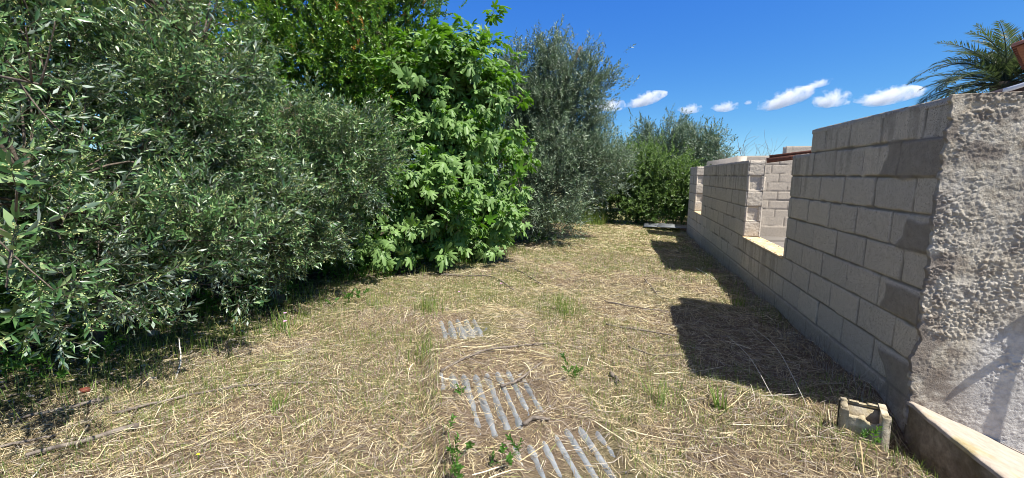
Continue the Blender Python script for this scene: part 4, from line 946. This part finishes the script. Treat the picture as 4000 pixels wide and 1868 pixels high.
lump('stone', -4.6, 3.1, (.06, .05, .04), 'stone', 'larger pale stone deep in the shade between the olive trunks', 'stone', 5)
# flat weathered sheet on the ground at the wall's far end
a = Acc()
for k, (x0, y0, x1, y1, z) in enumerate([(.55, 11.9, 1.5, 12.5, .03), (.9, 11.75, 1.75, 12.2, .045)]):
    hexa(a, [(x0, y0 + .12, z), (x1, y0 - .05, z + .01), (x1 + .05, y1 - .1, z + .05), (x0 + .05, y1, z + .05)], [(x0, y0 + .12, z + .015), (x1, y0 - .05, z + .025), (x1 + .05, y1 - .1, z + .065), (x0 + .05, y1, z + .065)])
o = a.build('roofing_sheet', M['zinc'], off=(1.1, 12, 0)); o.location = (1.1, 12, 0); setp(o, 'flat weathered grey roofing sheet on the ground at the far end of the wall', 'roofing sheet')

# bare twigs behind the room
rt = np.random.default_rng(5); a = Acc()
tw = empty('bare_shrub', (4.2, 15.6, 0), 'leafless thin branched shrub showing above the back block wall', 'shrub')
def grow(p, d, L, rad, dep):
    pts = [p]
    for i in range(4): d = d + rt.normal(0, .13, 3); d /= np.linalg.norm(d); p = p + d * L / 4; pts.append(p)
    tube(a, pts, np.linspace(rad, rad * .6, 5), 4)
    if dep:
        for q in range(3): grow(pts[rt.integers(2, 5)], d + rt.normal(0, .5, 3) + [0, 0, .1], L * rt.uniform(.5, .8), rad * .6, dep - 1)
for q in range(7): grow(np.array([rt.uniform(-.35, .4), 0, 0]), np.array([rt.normal(0, .32), rt.normal(0, .2), 1.0]), 1.35, .016, 3)
a.build('branches', M['twig'], tw)

# hill far behind
hx = np.linspace(20, 160, 60); a = Acc(); hz = 3 + 26 * np.clip((hx - 24) / 60, 0, 1) ** .8 + (n2(hx, hx * 0, .08, 3, 3) - .5) * 3
xx = np.linspace(58, 150, 40); zz = 3 + 14 * sstep(0, 1, (xx - 58) / 50) + (n2(xx, xx * 0, .2, 3, 3) - .5) * 1.5
V = np.concatenate([np.stack([xx, 170 + 0 * xx, zz], 1), np.stack([xx, 150 + 0 * xx, 0 * xx - 1], 1), np.stack([xx, 200 + 0 * xx, 0 * xx - 1], 1)]); n = 40; i = np.arange(n - 1)
setp(mk('hill', V, [np.stack([i + n, i + n + 1, i + 1, i], 1), np.stack([i, i + 1, i + 2 * n + 1, i + 2 * n], 1)], M['hill'], smooth=True), kind='structure')

# ------------------------------------------------------------ palm
def palm():
    r = np.random.default_rng(8); B = np.array([7.95, 12.0, 0.]); root = empty('palm_tree', tuple(B), 'date palm with arching grey green fronds above the rendered wall', 'palm tree')
    a = Acc(); tube(a, curve([(0, 0, -.1), (0, 0, 1.5), (0, 0, 3.45)], 10), .22, 12, bump=.25); a.build('trunk', M['bark'], root)
    fr = []
    for i in range(46):
        az = i * 2.4 + r.normal(0, .2); el = R(88 - 100 * (i / 46) ** .9 + r.normal(0, 5)); fr.append((az, el, r.uniform(1.15, 1.6), r.uniform(.7, 1.3)))
    fr += [(R(8), R(66), 2.3, .5), (R(20), R(60), 2.4, .5), (R(-10), R(70), 2.3, .45), (R(0), R(55), 2.5, .5), (R(185), R(45), 1.9, 1.35), (R(190), R(25), 1.8, 1.3), (R(175), R(10), 1.8, 1.0), (R(200), R(38), 1.7, 1.4), (R(170), R(60), 1.4, 1.2), (R(185), R(3), 1.7, .6), (R(170), R(80), 1.35, .5)]
    fr = [f for f in fr if f[1] > R(-20)]
    for az, el, L, curvk in fr:
        ac = Acc(); n = 26; t = np.linspace(0, 1, n); e = el - curvk * t ** 1.3 * 1.25
        hd = np.array([math.cos(az), math.sin(az), 0]); st = np.cumsum(np.stack([np.cos(e), np.sin(e)], 1), 0) * L * 1.1 / n
        P = np.array([0, 0, 3.4]) + st[:, 0:1] * hd + st[:, 1:2] * [0, 0, 1]
        tube(ac, P, np.linspace(.018, .004, n), 4)
        sdv = np.array([-hd[1], hd[0], 0]); Vs = []; Fs = []; c = 0
        for k in range(3, n - 1):
            tg = P[k + 1] - P[k]; tg /= np.linalg.norm(tg); up = np.cross(sdv, tg)
            for s in (-1, 1):
                for w_ in (0, .5):
                    b = P[k] + (P[k + 1] - P[k]) * w_; ll = .3 * math.sin(math.pi * min(1, .22 + .78 * t[k])) ** .7 * r.uniform(.8, 1.1) + .05
                    d = tg * .75 + sdv * s * .7 - up * r.uniform(-.1, .4); d /= np.linalg.norm(d); wv = np.cross(d, up); wv /= np.linalg.norm(wv)
                    tip = b + d * ll - np.array([0, 0, .05]) * r.random(); Vs += [b - wv * .006, b + d * ll * .45 - wv * .011, tip, b + d * ll * .45 + wv * .011]; Fs.append((c, c + 1, c + 2, c + 3)); c += 4
        ac.add(np.array(Vs), Fs); ac.build('frond', M['frond'], root)
palm()

# ------------------------------------------------------------ neighbouring house corner
def house():
    B = (6.7, 9.6, -.05); root = empty('house', B, 'white neighbouring house with terracotta roof tiles at the right edge', 'house')
    a = Acc(); a.add(boxv((0, 0, -.2), (5, 5, 3.56)), BOXF); a.build('wall', M['whitewall'], root).rotation_euler = (0, 0, R(-38))
    a = Acc(); a.add(boxv((-.12, -.12, 3.56), (5.1, 5.1, 3.63)), BOXF); a.build('eaves', M['whitewall'], root).rotation_euler = (0, 0, R(-38))
    a = Acc()
    for k in range(26):   # rows of half round tiles running up the roof
        y = -.28 + k * .2; t = np.linspace(0, math.pi, 7)
        for q in range(5):
            x0 = -.26 + q * .42; z0 = 3.64 + q * .15; P = np.stack([0 * t, np.cos(t) * .11, np.sin(t) * .085], 1)
            V = np.concatenate([P + [x0, y, z0], P * [1, .85, .9] + [x0 + .48, y, z0 + .155], P * [1, .86, .8] + [x0, y, z0], P * [1, .72, .72] + [x0 + .48, y, z0 + .15]])
            i = np.arange(6); a.add(V, np.concatenate([np.stack([i, i + 1, i + 8, i + 7], 1), np.stack([i, i + 14, i + 15, i + 1], 1)]))
    hexa(a, [(-.2, -.3, 3.632), (5.2, -.3, 3.632), (5.2, 5.0, 3.632), (-.2, 5.0, 3.632)], [(-.2, -.3, 3.66), (2.2, -.3, 4.45), (2.2, 5.0, 4.45), (-.2, 5.0, 3.66)])
    a.build('roof', M['tile'], root).rotation_euler = (0, 0, R(-38))
    # low porch with pale sloping verge and dark boards
    a = Acc(); hexa(a, [(-1.35, -1.62, 2.70), (1.4, -1.62, 3.62), (1.4, -1.5, 3.62), (-1.35, -1.5, 2.70)], [(-1.35, -1.62, 2.76), (1.4, -1.62, 3.69), (1.4, -1.5, 3.69), (-1.35, -1.5, 2.76)]); a.build('porch_verge', M['whitewall'], root)
    a = Acc(); hexa(a, [(-1.2, -1.58, 2.2), (1.4, -1.58, 2.2), (1.4, -.2, 2.2), (-1.2, -.2, 2.2)], [(-1.2, -1.58, 2.735), (1.4, -1.58, 3.6), (1.4, -.2, 3.6), (-1.2, -.2, 2.735)]); a.build('porch_boards', M['brown'], root)
    a = Acc(); a.add(boxv((-1.15, -1.5, -.1), (1.35, -.3, 2.19)), BOXF); a.build('porch_wall', M['whitewall'], root)
house()

# ------------------------------------------------------------ clouds (volumes far away)
def cloudmat():
    m = NM('cloud_vapour'); m.t.nodes.remove(m.p); v = m.n('ShaderNodeTexCoord').outputs['Object']
    nz = m.noise(.045, 6, .62, .3, v)
    ln = m.n('ShaderNodeVectorMath', operation='LENGTH'); at = m.n('ShaderNodeAttribute', attribute_type='OBJECT', attribute_name='inv')
    mul = m.n('ShaderNodeVectorMath', operation='MULTIPLY'); m.l(v, mul.inputs[0]); m.l(at.outputs['Vector'], mul.inputs[1]); m.l(mul.outputs[0], ln.inputs[0])
    e = m.math('SUBTRACT', m.math('MULTIPLY_ADD', nz, 2.8, -.52), m.math('MULTIPLY', ln.outputs['Value'], .72))
    d = m.math('MULTIPLY', m.n('ShaderNodeMapRange', interpolation_type='SMOOTHSTEP').outputs[0], .11)
    mr = [x for x in m.t.nodes if x.type == 'MAP_RANGE'][0]; mr.inputs['From Min'].default_value = .22; mr.inputs['From Max'].default_value = .75; m.l(e, mr.inputs['Value'])
    pv = m.n('ShaderNodeVolumePrincipled'); pv.inputs['Color'].default_value = (1, 1, 1, 1); pv.inputs['Anisotropy'].default_value = .2
    m.l(d, pv.inputs['Density']); m.l(pv.outputs[0], m.o.inputs['Volume']); m.m.use_fake_user = False; return m.m
M['cloud'] = cloudmat()
def cloud(az, el, wpx, hpx, tilt, label, seed):
    D = 900.; az = R(az); el = R(el); p = np.array([math.sin(az) * math.cos(el), math.cos(az) * math.cos(el), math.sin(el)]) * D; p[2] += 1.4
    s = np.array([wpx / 1050 * D * .44, wpx / 1050 * D * .24, hpx / 1050 * D * .55])
    n = 24; U, Vv = np.meshgrid(np.linspace(0, math.pi, n), np.linspace(0, 2 * math.pi, 2 * n + 1)[:-1], indexing='ij')
    P = np.stack([np.sin(U) * np.cos(Vv), np.sin(U) * np.sin(Vv), np.cos(U)], -1).reshape(-1, 3)
    P = P * (.72 + .5 * fbm(P * 2 + seed * 3.3, 3, seed))[:, None]; P[:, 2] = np.where(P[:, 2] < 0, P[:, 2] * .7, P[:, 2]); P = P * s
    m2 = 2 * n; i = np.arange(n - 1)[:, None] * m2; j = np.arange(m2)[None]; j2 = (j + 1) % m2
    F = np.stack([i + j, i + m2 + j, i + m2 + j2, i + j2], -1).reshape(-1, 4)
    o = mk('cloud', P, [F], M['cloud'], smooth=True); o.location = p; o.rotation_euler = (0, R(-tilt), -az); o['inv'] = [1 / s[0], 1 / s[1], 1 / s[2]]
    return setp(o, label, 'cloud', 'small white clouds low in the sky')
for c in ((-2.3, 8.75, 88, 34, 0, 'white cloud leftmost, touching the tall olive', 1), (2.2, 9.35, 112, 36, 14, 'elongated white cloud second from the left with a curled left end', 2), (7.49, 7.95, 62, 26, 0, 'small flat white cloud above the distant olive', 3),
          (11.3, 7.95, 66, 26, 0, 'small white cloud left of the tiny puff', 4), (13.6, 8.3, 26, 12, 0, 'tiny white cloud puff in the middle of the row', 5), (17.3, 8.3, 120, 40, 16, 'largest white cloud sloping up to the right', 6),
          (20.2, 9.65, 54, 18, 8, 'thin small white cloud highest in the row', 7), (21.4, 7.9, 76, 42, 0, 'round white cloud below the thin highest one', 8), (25.9, 7.7, 122, 34, 5, 'long white cloud rightmost above the block wall', 9)):
    cloud(*c)
bpy.context.view_layer.update()
